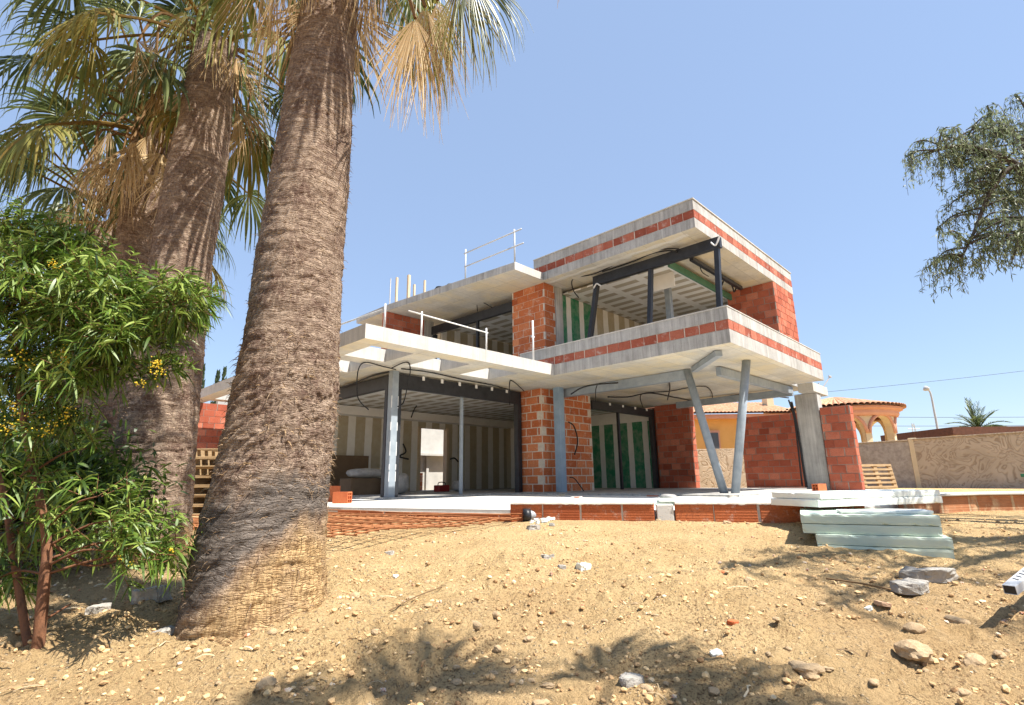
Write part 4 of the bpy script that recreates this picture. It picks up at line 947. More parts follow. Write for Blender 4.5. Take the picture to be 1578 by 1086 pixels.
# neighbour's house
ND = 25.5
nh = empty('neighbour_house', tuple(D(ND, 15.0, -.5)), 'ochre villa with clay tile roof and round arched porch beyond the wall', 'house', None, RA)
def npart(name, mat, mb, parent=nh, smooth=False): return mb.build(name, mat, parent, smooth=smooth)
lx = lambda px, d=ND: (px-CX)/FPX*d*.975-15.0
zt = lambda py, d=ND: (732-py)/FPX*d*.98+.5
x0, x1 = lx(1000), lx(1262)
npart('wall', 'ochre', MB().box(x0, 2.2, 0, x1, 8, zt(632)))
npart('eave', 'salmon', MB().box(x0-.2, 1.75, zt(636), x1+.1, 2.2, zt(629)))
wn = npart('window', 'salmon', MB().box(lx(1117), 2.08, zt(700), lx(1139), 2.2, zt(655))); npart('pane', 'glass_dark', MB().box(lx(1120), 2.05, zt(700), lx(1136), 2.075, zt(659)), wn)
# tiled roof as rows of half round tiles
def tiled(name, a0, a1, b0, b1, n, r, parent=nh):        # eave a0-a1, ridge b0-b1
    m = MB(); a0, a1, b0, b1 = map(np.array, (a0, a1, b0, b1))
    for k in range(n):
        t = (k+.5)/n; s = a0+(a1-a0)*t; e_ = b0+(b1-b0)*t; dd = e_-s; L = np.linalg.norm(dd); dd = dd/L
        side = (a1-a0)/np.linalg.norm(a1-a0); up = np.cross(side, dd); up = up if up[2] > 0 else -up
        rows = []
        for i in range(13):
            q = s+dd*L*i/12; rr = r*(1-.06*(i % 2))
            rows.append([q+side*math.cos(w_)*rr+up*math.sin(w_)*rr*.9 for w_ in np.linspace(0, math.pi, 7)])
        m.npgrid(np.array(rows))
    m.add([a0, a1, b1, b0], [(0, 1, 2, 3)])
    return m.build(name, 'tiles', parent)
zr = zt(629)+.02
tiled('roof', (x0-.3, 1.6, zr), (x1+.2, 1.6, zr), (x0-.3, 5.2, zr+.95), (x1+.2, 5.2, zr+.95), 44, .115)
npart('chimney', 'cream_wall', MB().box(lx(1250), 3.6, zr+.2, lx(1262), 4.2, zr+1.1))
# round arched porch
PC = np.array([lx(1316)+1.05, 2.6]); PR = 2.5; z_e = zt(640); z_sp = zt(667)
def porch():
    m = MB(); na, nz = 216, 14; th = .32; pitch_ = 2*math.pi/9; a_c = -math.pi/2-R_(31)+R_(9)
    half = R_(16.8)
    def arch(a):
        k = (a-a_c)/pitch_; da = abs((k-round(k))*pitch_)
        return z_sp+math.sqrt(max(0., 1-(da/half)**2))*.80 if da < half else None
    for rr in (PR, PR-th):
        for i in range(na):
            a, b_ = 2*math.pi*i/na, 2*math.pi*(i+1)/na
            za, zb = arch(a), arch(b_)
            lo_a = za if za is not None and arch((a+b_)/2) is not None else 0.; lo_b = zb if zb is not None and arch((a+b_)/2) is not None else 0.
            if arch((a+b_)/2) is not None:
                lo_a = za if za is not None else z_sp; lo_b = zb if zb is not None else z_sp
            pa = (PC[0]+rr*math.cos(a), PC[1]+rr*math.sin(a)); pb = (PC[0]+rr*math.cos(b_), PC[1]+rr*math.sin(b_))
            m.add([(pa[0], pa[1], lo_a), (pb[0], pb[1], lo_b), (pb[0], pb[1], z_e), (pa[0], pa[1], z_e)], [(0, 1, 2, 3)] if rr == PR else [(3, 2, 1, 0)])
    # intrados and jambs
    for k in range(9):
        c_ = a_c+k*pitch_; pr = []
        for w_ in np.linspace(-half, half, 25):
            pr.append((c_+w_, z_sp+math.sqrt(max(0., 1-(w_/half)**2))*.80))
        pr = [(c_-half, 0.)]+pr+[(c_+half, 0.)]
        V = np.array([[(PC[0]+r_*math.cos(a), PC[1]+r_*math.sin(a), z) for r_ in (PR, PR-th)] for a, z in pr]); m.npgrid(V)
    o = m.build('porch', 'cream_wall', nh, smooth=False)
    for k in range(9):                       # mouldings round the arches
        c_ = a_c+k*pitch_; mm = MB(); pts = []
        for w_ in np.linspace(-half*1.12, half*1.12, 25):
            pts.append((PC[0]+(PR+.02)*math.cos(c_+w_), PC[1]+(PR+.02)*math.sin(c_+w_), z_sp+math.sqrt(max(0., 1-(w_/(half*1.12))**2))*.90))
        mm.tube(pts, .085, 6).build('arch_moulding', 'salmon', o, smooth=True)
    m = MB(); prof = [(PR+.0, z_e-.02), (PR+.16, z_e+.02), (PR+.22, z_e+.12), (PR+.22, z_e+.26), (PR+.40, z_e+.34), (PR+.40, z_e+.44), (0.02, z_e+.45)]
    V = np.array([[(PC[0]+r_*math.cos(a), PC[1]+r_*math.sin(a), z) for a in np.linspace(0, 2*math.pi, 73)[:-1]] for r_, z in prof]); m.npgrid(V, closed=True); m.build('cornice', 'salmon', o, smooth=False)
    m = MB(); n = 72
    for k in range(n):
        a = 2*math.pi*k/n; rows = []
        for i in range(9):
            t = i/8; rr = (PR+.55)*(1-t)+.3*t; w = rr*math.pi/n*1.02*(1-.05*(i % 2)); q = np.array([PC[0]+rr*math.cos(a), PC[1]+rr*math.sin(a), z_e+.46+t*.75])
            sd = np.array([-math.sin(a), math.cos(a), 0]); rows.append([q+sd*w*math.cos(w_)+np.array([0, 0, w*.9*math.sin(w_)]) for w_ in np.linspace(0, math.pi, 6)])
        m.npgrid(np.array(rows))
    V = np.array([[(PC[0]+r_*math.cos(a), PC[1]+r_*math.sin(a), z) for a in np.linspace(0, 2*math.pi, 73)[:-1]] for r_, z in ((PR+.55, z_e+.455), (.02, z_e+1.2))]); m.npgrid(V, closed=True)
    m.build('porch_roof', 'tiles', o)
porch()
# aerial, lamp, far palm, shed, pylon, lines
q = D(16.8, 10.0); ez = P(1268, 598, 17.2)
e = empty('aerial', (ez[0], ez[1], ez[2]-.4), 'bent grey aerial rod standing behind the right end of the balcony', 'aerial')
e.location = (16.9, 4.8, 2.721-.0); ta = onx(1266, 596, 16.9); tb = onx(1279, 579, 16.9)
base = np.array([16.9, 4.8, 2.721])
e.location = tuple(D(25, (1268-CX)/FPX*25*.975, zt(610)-.5+.1)); bl = np.array(e.location)
MB().tube([(0, 0, -.6), P(1262, 590, 25)-bl], .035, 6).build('mast', 'galv', e); MB().tube([P(1266, 600, 25)-bl, P(1279, 580, 25)-bl], .03, 6).build('arm', 'galv', e)
MB().tube([P(1277, 579, 25)-bl, P(1281, 581, 25)-bl], .05, 6).build('tip', 'galv', e)
ld = 45.; lb = P(1448, 735, ld); e = empty('street_lamp', (lb[0], lb[1], -.5), 'grey street lamp with curved arm beyond the boundary wall', 'street lamp'); bl = np.array(e.location)
pts = smoothpath([np.zeros(3), P(1446, 672, ld)-bl, P(1439, 630, ld)-bl, P(1434, 606, ld)-bl, P(1429, 599, ld)-bl]); MB().tube(pts, [.10-.04*k/len(pts) for k in range(len(pts))], 8).build('pole', 'lamp_grey', e, smooth=True)
hd = MB(); hd.tube([P(1431, 599, ld)-bl, P(1427, 598, ld)-bl, P(1424, 601, ld)-bl], [.14, .24, .10], 8); hd.build('lamp_head', 'lamp_grey', e, smooth=True)
sd_ = D(30, 0); a = P(1468, 662, 30); e = empty('shed_roof', (a[0], a[1], -.5), 'dark brown flat roof edge showing above the boundary wall', 'shed', None, RA)
top = a[2]+.5+.15
MB().prism([(0, 0), (12, 0), (12, 6), (0, 6)], top-.42, top).build('roof', 'brown_roof', e); MB().box(.5, .5, 0, 11.5, 5.5, top-.421).build('wall', 'cream_wall', e)
pd = 70.; pb = P(1423, 740, pd); e = empty('pylon', (pb[0], pb[1], -.5), 'far lattice pylon beside the street lamp', 'pylon'); bl = np.array(e.location); hh = P(1423, 652, pd)[2]+.5
m = MB()
for s in (-1, 1):
    m.tube([(s*.7*RH[0], s*.7*RH[1], 0), (s*.12*RH[0], s*.12*RH[1], hh)], .05, 4)
for k in range(10):
    t0, t1 = k/10, (k+1)/10; w0, w1 = .7-.58*t0, .7-.58*t1; s = 1 if k % 2 else -1
    m.tube([(s*w0*RH[0], s*w0*RH[1], hh*t0), (-s*w1*RH[0], -s*w1*RH[1], hh*t1)], .035, 4)
m.build('tower', 'lamp_grey', e)
for t in (.78, .9): MB().tube([(-.8*RH[0], -.8*RH[1], hh*t), (.8*RH[0], .8*RH[1], hh*t)], .05, 4).build('cross_arm', 'lamp_grey', e)
def line(a, b_, r, s, label):
    tag(MB().tube(sag(a, b_, s, 24), r, 5).build('power_line', 'cable', smooth=True), label, 'cable')
line(P(1180, 612, 40), P(1700, 556, 40), .014, .15, 'highest overhead cable crossing the sky right of the house')
line(P(1300, 642, 90), P(1760, 640, 90), .035, .2, 'upper of the two faint far power lines above the boundary wall')
line(P(1300, 656, 90), P(1760, 652, 90), .035, .2, 'lower of the two faint far power lines above the boundary wall')
# white wall behind the house, seen through the doorway
e = empty('garden_wall', (6, 20.4, -.5), 'sunlit pale garden wall with an added shade-casting ledge seen through the doorway at the back', 'wall')
MB().box(0, 0, 0, 12, .2, 3.4).build('panel', 'white_out', e, bevel=.01); MB().box(0, -.42, 1.62, 12, -.003, 1.74).build('ledge', 'white_out', e, bevel=.01)  # ledge added to throw a shade band across the panel
for x in (1.5, 4.0, 6.35, 9.0): MB().box(x, -.10, 0, x+.14, -.003, 1.615).build('pier', 'white_out', e, bevel=.01)
tag(MB().box(13.5, 19.6, -.5, 14.3, 20.0, .35).build('brick_stack', 'brick', bevel=.01), 'low block of orange bricks before the white garden wall', 'bricks')
# ------------------------------------------------------------------ vegetation
def perp(a):
    a = a/np.linalg.norm(a); b_ = np.cross(a, [0, 0, 1.]); 
    if np.linalg.norm(b_) < 1e-3: b_ = np.array([1., 0, 0])
    return b_/np.linalg.norm(b_)
def fan(m, H, a, n, R, rng, nseg=34, spread=1.75, droop=.5, mi=0, split=.45, messy=.03, tone=.5, cup=.25):
    a = a/np.linalg.norm(a); n = n-a*(n@a); n = n/np.linalg.norm(n); s = np.cross(n, a)
    ph = np.linspace(-spread, spread, nseg)+rng.normal(0, messy, nseg); dphi = 2*spread/nseg
    T = np.array([.04, .22, .42, .56, .70, .84, 1.0]); L = R*(1-.32*(np.abs(ph)/spread)**2)*rng.uniform(.86, 1.06, nseg)
    dr = (np.cos(ph)[:, None]*a+np.sin(ph)[:, None]*s)-(cup*(1-np.cos(ph)))[:, None]*n
    dr /= np.linalg.norm(dr, axis=1)[:, None]
    ed = (-np.sin(ph)[:, None]*a+np.cos(ph)[:, None]*s)
    tt = np.clip(T-.35, 0, 1)
    dj = np.clip(droop*rng.uniform(.6, 1.4, nseg), 0, 1.3)
    kk = np.clip(dj[:, None]*np.clip((T-.2)/.8, 0, 1)[None]**1.3*1.5, 0, .97)      # strips bend over towards straight down
    dd = dr[:, None, :]*(1-kk)[:, :, None]+np.array([0, 0, -1.])*kk[:, :, None]; dd /= np.linalg.norm(dd, axis=2)[:, :, None]+1e-6
    stp = np.diff(np.concatenate([[0.], T])); C = H+np.cumsum(dd*(L[:, None]*stp[None])[:, :, None], axis=1)
    # pull the tips in as they hang so strips keep their length
    C += ed[:, None, :]*(rng.normal(0, messy*1.6, nseg)[:, None]*tt[None]**1.5*R)[:, :, None]+n*(rng.normal(0, messy*2.0, nseg)[:, None]*tt[None]**1.4*R)[:, :, None]
    w = np.where(T <= split, T*math.tan(dphi/2)*1.03, 0); ws = split*math.tan(dphi/2)
    w = np.where(T > split, ws*np.clip(1-(T-split)/(1-split), .06, 1)**.75, w)
    W = (L[:, None]*w[None])[:, :, None]
    lo = C-ed[:, None, :]*W; hi = C+ed[:, None, :]*W; mid = C+n*W*.55
    V = np.stack([lo, mid, hi], 2)                      # seg, along, 3, xyz
    for i in range(nseg):
        m.npgrid(V[i], mi, np.clip(tone+rng.normal(0, .16)+np.linspace(-.05, .12, 7)[:, None], 0, 1))
def palm_trunk(rows, name_parent, seed, dark_bark_shade=False, rough=(0, 0), res=220, topz=None):
    # rows: list of (centre xyz, radius)
    rng = np.random.default_rng(seed); C = np.array([r[0] for r in rows]); Rr = np.array([r[1] for r in rows]); zs = C[:, 2]
    nz = int((zs[-1]-zs[0])/.009); z = np.linspace(zs[0], zs[-1], nz); th = np.linspace(0, 2*math.pi, res, endpoint=False)
    cx_, cy_, rr = (np.interp(z, zs, q) for q in (C[:, 0], C[:, 1], Rr))
    Z, T = np.meshgrid(z, th, indexing='ij'); ct, st = np.cos(T), np.sin(T)
    h = Z*38+2.5*fbm(ct*1.5+Z*.7, st*1.5+3, 3, seed)                    # rings of old leaf bases, not quite level
    ringn = vnoise(h, ct*2+st*3+7, seed)-.5
    fine = fbm(ct*9+20, Z*26+st*9, 3, seed+3)
    rz = np.clip((Z-rough[0])/.25, 0, 1)*np.clip((rough[1]-Z)/.25, 0, 1)
    disp = ringn*.010+fine*.022-.012+rz*(fbm(ct*16+st*3, Z*34+st*8, 3, seed+8))*.03+fbm(ct*1.2, st*1.2+Z*.9, 2, seed+5)*.05
    RR = rr[:, None]+disp*np.clip(rr[:, None]/.3, .6, 1.2)
    V = np.stack([cx_[:, None]+RR*ct, cy_[:, None]+RR*st, Z], -1)
    me = MB(); me.npgrid(V, closed=True)
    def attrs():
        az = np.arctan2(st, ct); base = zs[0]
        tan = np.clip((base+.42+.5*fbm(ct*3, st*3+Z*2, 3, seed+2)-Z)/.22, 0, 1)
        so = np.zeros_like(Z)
        if dark_bark_shade:
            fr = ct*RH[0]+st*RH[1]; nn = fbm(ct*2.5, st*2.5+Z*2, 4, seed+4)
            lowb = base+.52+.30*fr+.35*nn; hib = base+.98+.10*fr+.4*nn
            so = np.clip((hib-Z)/.10, 0, 1)*np.clip((Z-lowb)/.07, 0, 1)*.85  # blackened bark band plus painted shade, slanted like the shadow's edge
            tan = np.clip((lowb+.06-Z)/.20, 0, 1)*(.78+.5*fbm(ct*4, st*4+Z*4, 3, seed+6))  # pale foot fibres plus painted sunlight below the slanted edge
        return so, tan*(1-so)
    so, tan = attrs(); nv = V.shape[0]*V.shape[1]
    SO = list(so.reshape(-1)); TA = list(tan.reshape(-1))
    # loose bark chips and bristles standing out of the surface
    nb = int((zs[-1]-zs[0])*1300) if res > 100 else 0
    for k in range(nb):
        zz = rng.uniform(zs[0]+.05, zs[-1]-.05); t = rng.uniform(0, 6.2832); inr = rough[0] < zz < rough[1]
        if not inr and rng.random() < .45: continue
        r0 = np.interp(zz, zs, Rr)-.014; cc = np.array([np.interp(zz, zs, C[:, 0]), np.interp(zz, zs, C[:, 1]), zz])
        o_ = np.array([math.cos(t), math.sin(t), 0]); s_ = np.array([-o_[1], o_[0], 0])
        L = rng.uniform(.015, .05)*(1.25 if inr else 1.); w_ = rng.uniform(.0009, .0026)*(1.4 if inr else 1.)
        dv_ = o_*rng.uniform(.3, .8)+s_*rng.normal(0, .9)+np.array([0, 0, rng.normal(-.1, .5)]); dv_ /= np.linalg.norm(dv_)
        b0 = cc+o_*r0; b1 = b0+dv_*L*.6; b2 = b0+dv_*L+np.array([0, 0, -.3*L])
        wv_ = np.array([0, 0, 1.])*w_ if abs(dv_[2]) < .7 else s_*w_
        me.npgrid(np.array([[b0-wv_, b0+wv_], [b1-wv_*.8, b1+wv_*.8], [b2-wv_*.2, b2+wv_*.2]])); SO += [.0]*6; TA += [float(rng.uniform(0, .6))]*6
    o = me.build('trunk', 'trunk', name_parent, smooth=True)
    for nm, q in (('dark_bark_shade', SO), ('tan', TA)):
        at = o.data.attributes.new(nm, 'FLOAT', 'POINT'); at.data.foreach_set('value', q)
    return o
def rows_px(samples, d, dlean=0.):
    out = []
    for k, (y, xl, xr) in enumerate(samples):
        dd = d+dlean*k/(len(samples)-1); c_ = P((xl+xr)/2, y, dd); fw_ = c_@_f; out.append((c_, (xr-xl)/2*fw_/FPX*.955))
    return sorted(out, key=lambda r: r[0][2])
def extend(rows, up, down, r_top, r_dn):
    t = rows[-1][0]; t2 = rows[-3][0]; g = (t-t2)/(t[2]-t2[2]); b_ = rows[0][0]
    return [(b_-np.array([0, 0, down]), r_dn)]+rows+[(t+g*up, r_top)]
def crown(base, par, seed, r_tr, live=24, olive=7, dry=26, Rl=.95, pet=1.05, skirt=1.5, heroes=(), dryR=.85):
    rng = np.random.default_rng(seed); base = np.array(base, float); m = MB()
    ga = 2.39996
    for k in range(live+olive):
        f = k/(live+olive); az = k*ga+rng.normal(0, .2); el = R_(78-100*f**.9+rng.normal(0, 6)); isol = k >= live
        out = np.array([math.cos(az), math.sin(az), 0]); st_ = base+out*r_tr*.6+np.array([0, 0, .35-.5*f])
        dv_ = out*math.cos(el)+np.array([0, 0, math.sin(el)]); L = pet*rng.uniform(.85, 1.15)
        mid = st_+dv_*L*.5; end = st_+dv_*L-np.array([0, 0, .16*L*math.cos(el)])
        q = smoothpath([st_, mid, end], 4); m.tube(q, [.022-.012*i/len(q) for i in range(len(q))], 5, 1 if not isol else 2, cap=False)
        ax = end-mid; ax = ax/np.linalg.norm(ax)-np.array([0, 0, .35+.35*f]); up = np.array([0, 0, 1.])+out*.2
        fan(m, end, ax, up, Rl*rng.uniform(.85, 1.1), rng, 34, 1.8, .45+.45*f, 2 if isol else 0, tone=rng.uniform(.25, .8))
    d_ = MB()
    for k in range(dry):
        f = k/dry; az = k*ga+1+rng.normal(0, .25); out = np.array([math.cos(az), math.sin(az), 0]); st_ = base+out*r_tr*.95+np.array([0, 0, -.05-skirt*.55*f])
        L = pet*rng.uniform(.45, .8); e1 = st_+out*L*.42+np.array([0, 0, -.05*L]); e2 = st_+out*L*rng.uniform(.40, .62)+np.array([0, 0, -.62*L])
        q = smoothpath([st_, e1, e2], 5); d_.tube(q, [.018-.008*i/len(q) for i in range(len(q))], 5, 0, cap=False)
        ax = np.array([0, 0, -1.])+out*rng.uniform(.0, .35)+np.array([-out[1], out[0], 0])*rng.normal(0, .15)
        fan(d_, e2, ax, out+np.array([0, 0, .1]), dryR*rng.uniform(.75, 1.1), rng, 26, rng.uniform(.5, .95), .1, 0, .35, .07, rng.uniform(.2, .8), .5)
    for (H, ax, up, R, kind, sp, seg) in heroes:
        H = np.array(H, float); dst = d_ if kind == 'dry' else m; mi = {'dry': 0, 'green': 0, 'olive': 2}[kind]
        out = H-base; out[2] = 0; nn = np.linalg.norm(out); out = out/nn
        q = smoothpath([base+out*r_tr*.8+np.array([0, 0, .1]), base+out*nn*.55+np.array([0, 0, (H-base)[2]*.25+.22]), H], 6)
        dst.tube(q, [.02-.008*i/len(q) for i in range(len(q))], 5, 0 if kind == 'dry' else 1, cap=False)
        fan(dst, H, np.array(ax, float), np.array(up, float), R, rng, seg, sp, .55 if kind == 'dry' else .6, mi, .36, .055 if kind == 'dry' else .035, rng.uniform(.4, .7), .35)
    m.build('green_fronds', ['fan_green', 'fan_olive', 'fan_olive'], par, attr='Col'); d_.build('dry_fronds', 'fan_dry', par, attr='Col')
def palm(label, samples, d, seed, top, kw, dlean=0., dark_bark_shade=False, rough=(9, 9), up=.8, down=.25, flare=1.12):
    rows = rows_px(samples, d, dlean); rows = extend(rows, up, down, rows[-1][1]*.94, rows[0][1]*flare)
    b_ = rows[0][0].copy(); e = empty('fan_palm', tuple(b_), label, 'palm tree')
    loc = [(r[0]-b_, r[1]) for r in rows]
    rough = (rough[0]-b_[2], rough[1]-b_[2]) if rough[0] < 9 else (99, 99)
    palm_trunk(loc, e, seed, dark_bark_shade, rough); t = loc[-1][0]
    hs = [((np.array(h[0])-b_),)+tuple(h[1:]) for h in kw.pop('heroes', ())]
    crown(t+np.array([0, 0, top]), e, seed+100, loc[-1][1], heroes=hs, **kw); return e
toward = -FH
PD = 3.2
hero1 = [(P(655, 10, 3.1), (0, 0, -1), toward+RH*.1, 1.05, 'dry', .55, 44), (P(675, 0, 3.15), RH*.15+np.array([0, 0, -1]), toward+RH*.1, .85, 'dry', .5, 34), (P(640, 28, 3.0), (.05, .05, -1), toward*.9+RH*.3, .85, 'dry', .75, 36),
         (P(705, -20, 3.0), RH*.22+np.array([0, 0, -1]), toward+RH*.1, .85, 'olive', .75, 36), (P(722, -40, 2.95), RH*.45+np.array([0, 0, -1]), toward, .82, 'green', .8, 36),
         (P(575, -40, 3.3), (0, 0, -1), RH*.8+toward*.6, .92, 'dry', .38, 30), (P(565, -60, 3.1), (0, 0, -1), RH*.8+toward*.3, .8, 'dry', .5, 30),
         (P(425, -20, 3.2), -RH*.05+np.array([0, 0, -1]), toward-RH*.5, .98, 'dry', .42, 34), (P(440, -60, 3.0), (0, 0, -1), toward-RH*.3, .72, 'dry', .5, 34),
         (P(468, -50, 2.9), (0, 0, -1), toward, .45, 'dry', .7, 30), (P(410, -40, 3.4), (0, 0, -1), toward-RH, .95, 'dry', .35, 30),
         (P(862, -75, 2.8), (0, 0, -1), toward, .42, 'dry', .5, 16), (P(640, -60, 3.4), RH*.1+np.array([0, 0, -1.]), toward, .75, 'green', .9, 34)]
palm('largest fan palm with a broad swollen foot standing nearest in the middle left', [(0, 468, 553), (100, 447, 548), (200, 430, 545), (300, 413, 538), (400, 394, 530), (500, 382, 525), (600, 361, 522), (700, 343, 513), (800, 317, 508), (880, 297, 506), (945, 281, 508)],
     PD, 3, .25, dict(live=12, olive=3, dry=9, heroes=hero1, skirt=.3, Rl=.75, pet=.75), dark_bark_shade=True, rough=(-.05, .85), up=.45, down=.3)
hero2 = [(P(330, -60, 4.7), -RH*.05+np.array([0, 0, -1]), toward, 1.05, 'green', .95, 40), (P(285, 15, 4.6), -RH*.35+np.array([0, 0, -1]), toward, 1.0, 'olive', .7, 36), (P(255, 95, 4.9), (0, 0, -1), toward-RH*.3, 1.0, 'dry', .35, 30),
         (P(365, 170, 5.2), RH*.15+np.array([0, 0, -1]), toward, .9, 'dry', .34, 26), (P(240, 60, 4.8), -RH*.15+np.array([0, 0, -1.]), toward, .95, 'dry', .4, 30)]
palm('fan palm second from the right, slimmer, left behind the largest palm', [(100, 294, 361), (200, 277, 354), (300, 254, 341), (400, 236, 326), (500, 214, 316), (600, 194, 306), (700, 180, 297), (800, 168, 290), (830, 165, 290)],
     5.0, 13, .1, dict(live=22, olive=4, dry=9, heroes=hero2, skirt=.2, dryR=.75), up=.25, down=.25)
hero3 = [(P(205, 215, 5.3), (0, 0, -1), toward, 1.05, 'dry', .5, 34), (P(170, 200, 5.4), -RH*.2+np.array([0, 0, -1]), toward, 1.1, 'dry', .45, 34), (P(150, 140, 5.2), -RH*.5+np.array([0, 0, -.6]), toward+np.array([0, 0, .6]), 1.0, 'olive', .9, 36), (P(120, 60, 5.2), -RH*.8+np.array([0, 0, -.5]), toward+np.array([0, 0, .8]), 1.1, 'green', 1.1, 38)]
palm('fan palm third from the right, its trunk touching the slimmer palm', [(230, 206, 262), (330, 190, 250), (450, 165, 232), (600, 132, 205), (700, 112, 192), (830, 95, 182)], 5.9, 23, .1, dict(live=22, olive=4, dry=22, heroes=hero3, skirt=.6), up=.2, down=.3)
hero4 = [(P(150, 245, 6.4), -RH*.1+np.array([0, 0, -1]), toward, 1.2, 'dry', .5, 34), (P(120, 300, 6.5), -RH*.3+np.array([0, 0, -1]), toward, 1.0, 'dry', .5, 30), (P(80, 230, 6.3), -RH*.7+np.array([0, 0, -.6]), toward+np.array([0, 0, .5]), 1.1, 'green', 1.0, 36)]
palm('leftmost and farthest fan palm with a shaggy brown skirt of dead fronds', [(370, 135, 190), (500, 112, 172), (650, 90, 158), (830, 65, 145)], 7.0, 33, .1, dict(live=24, olive=4, dry=34, heroes=hero4, skirt=1.4), up=.2, down=.3)
# a fan palm standing right of the photographer (throws the scalloped shade in the foreground)
def side_palm(d, l, h, lean, label, seed):
    zb = gzs(d, l)-.1; q = D(d, l, zb); e = empty('fan_palm', tuple(q), label, 'palm tree')
    rows = [(np.array([0, 0, 0.]), .36), (np.array([0, 0, .6]), .29), (np.array([0, 0, h*.5]), .25), (np.array([0, 0, h]), .20)]
    palm_trunk(rows, e, seed, False, (99, 99), 48); crown((0, 0, h+.2), e, seed+9, .2, 13, 2, 5, Rl=.8, pet=.9)
side_palm(.45, 2.75, 4.7, 0, 'tall fan palm just outside the right of the view', 43)

# generic leaf strip
def leafstrip(m, p0, dr, L, w, curl, rng, mi=0, tone=.5, n=4):
    dr = dr/np.linalg.norm(dr); s = np.cross(dr, [0, 0, 1.]); ns = np.linalg.norm(s); s = s/ns if ns > .05 else np.array([1., 0, 0])
    a = rng.uniform(-1.2, 1.2); up = np.cross(s, dr); s2 = s*math.cos(a)+up*math.sin(a); rows = []
    for i in range(n+1):
        t = i/n; q = p0+dr*L*t-np.array([0, 0, curl*L*t*t]); ww = w*(math.sin(math.pi*min(1, .08+t*.92))**.7 if t < 1 else .05); rows.append([q-s2*ww, q+s2*ww])
    m.npgrid(np.array(rows), mi, np.clip(tone+rng.normal(0, .16), 0, 1))
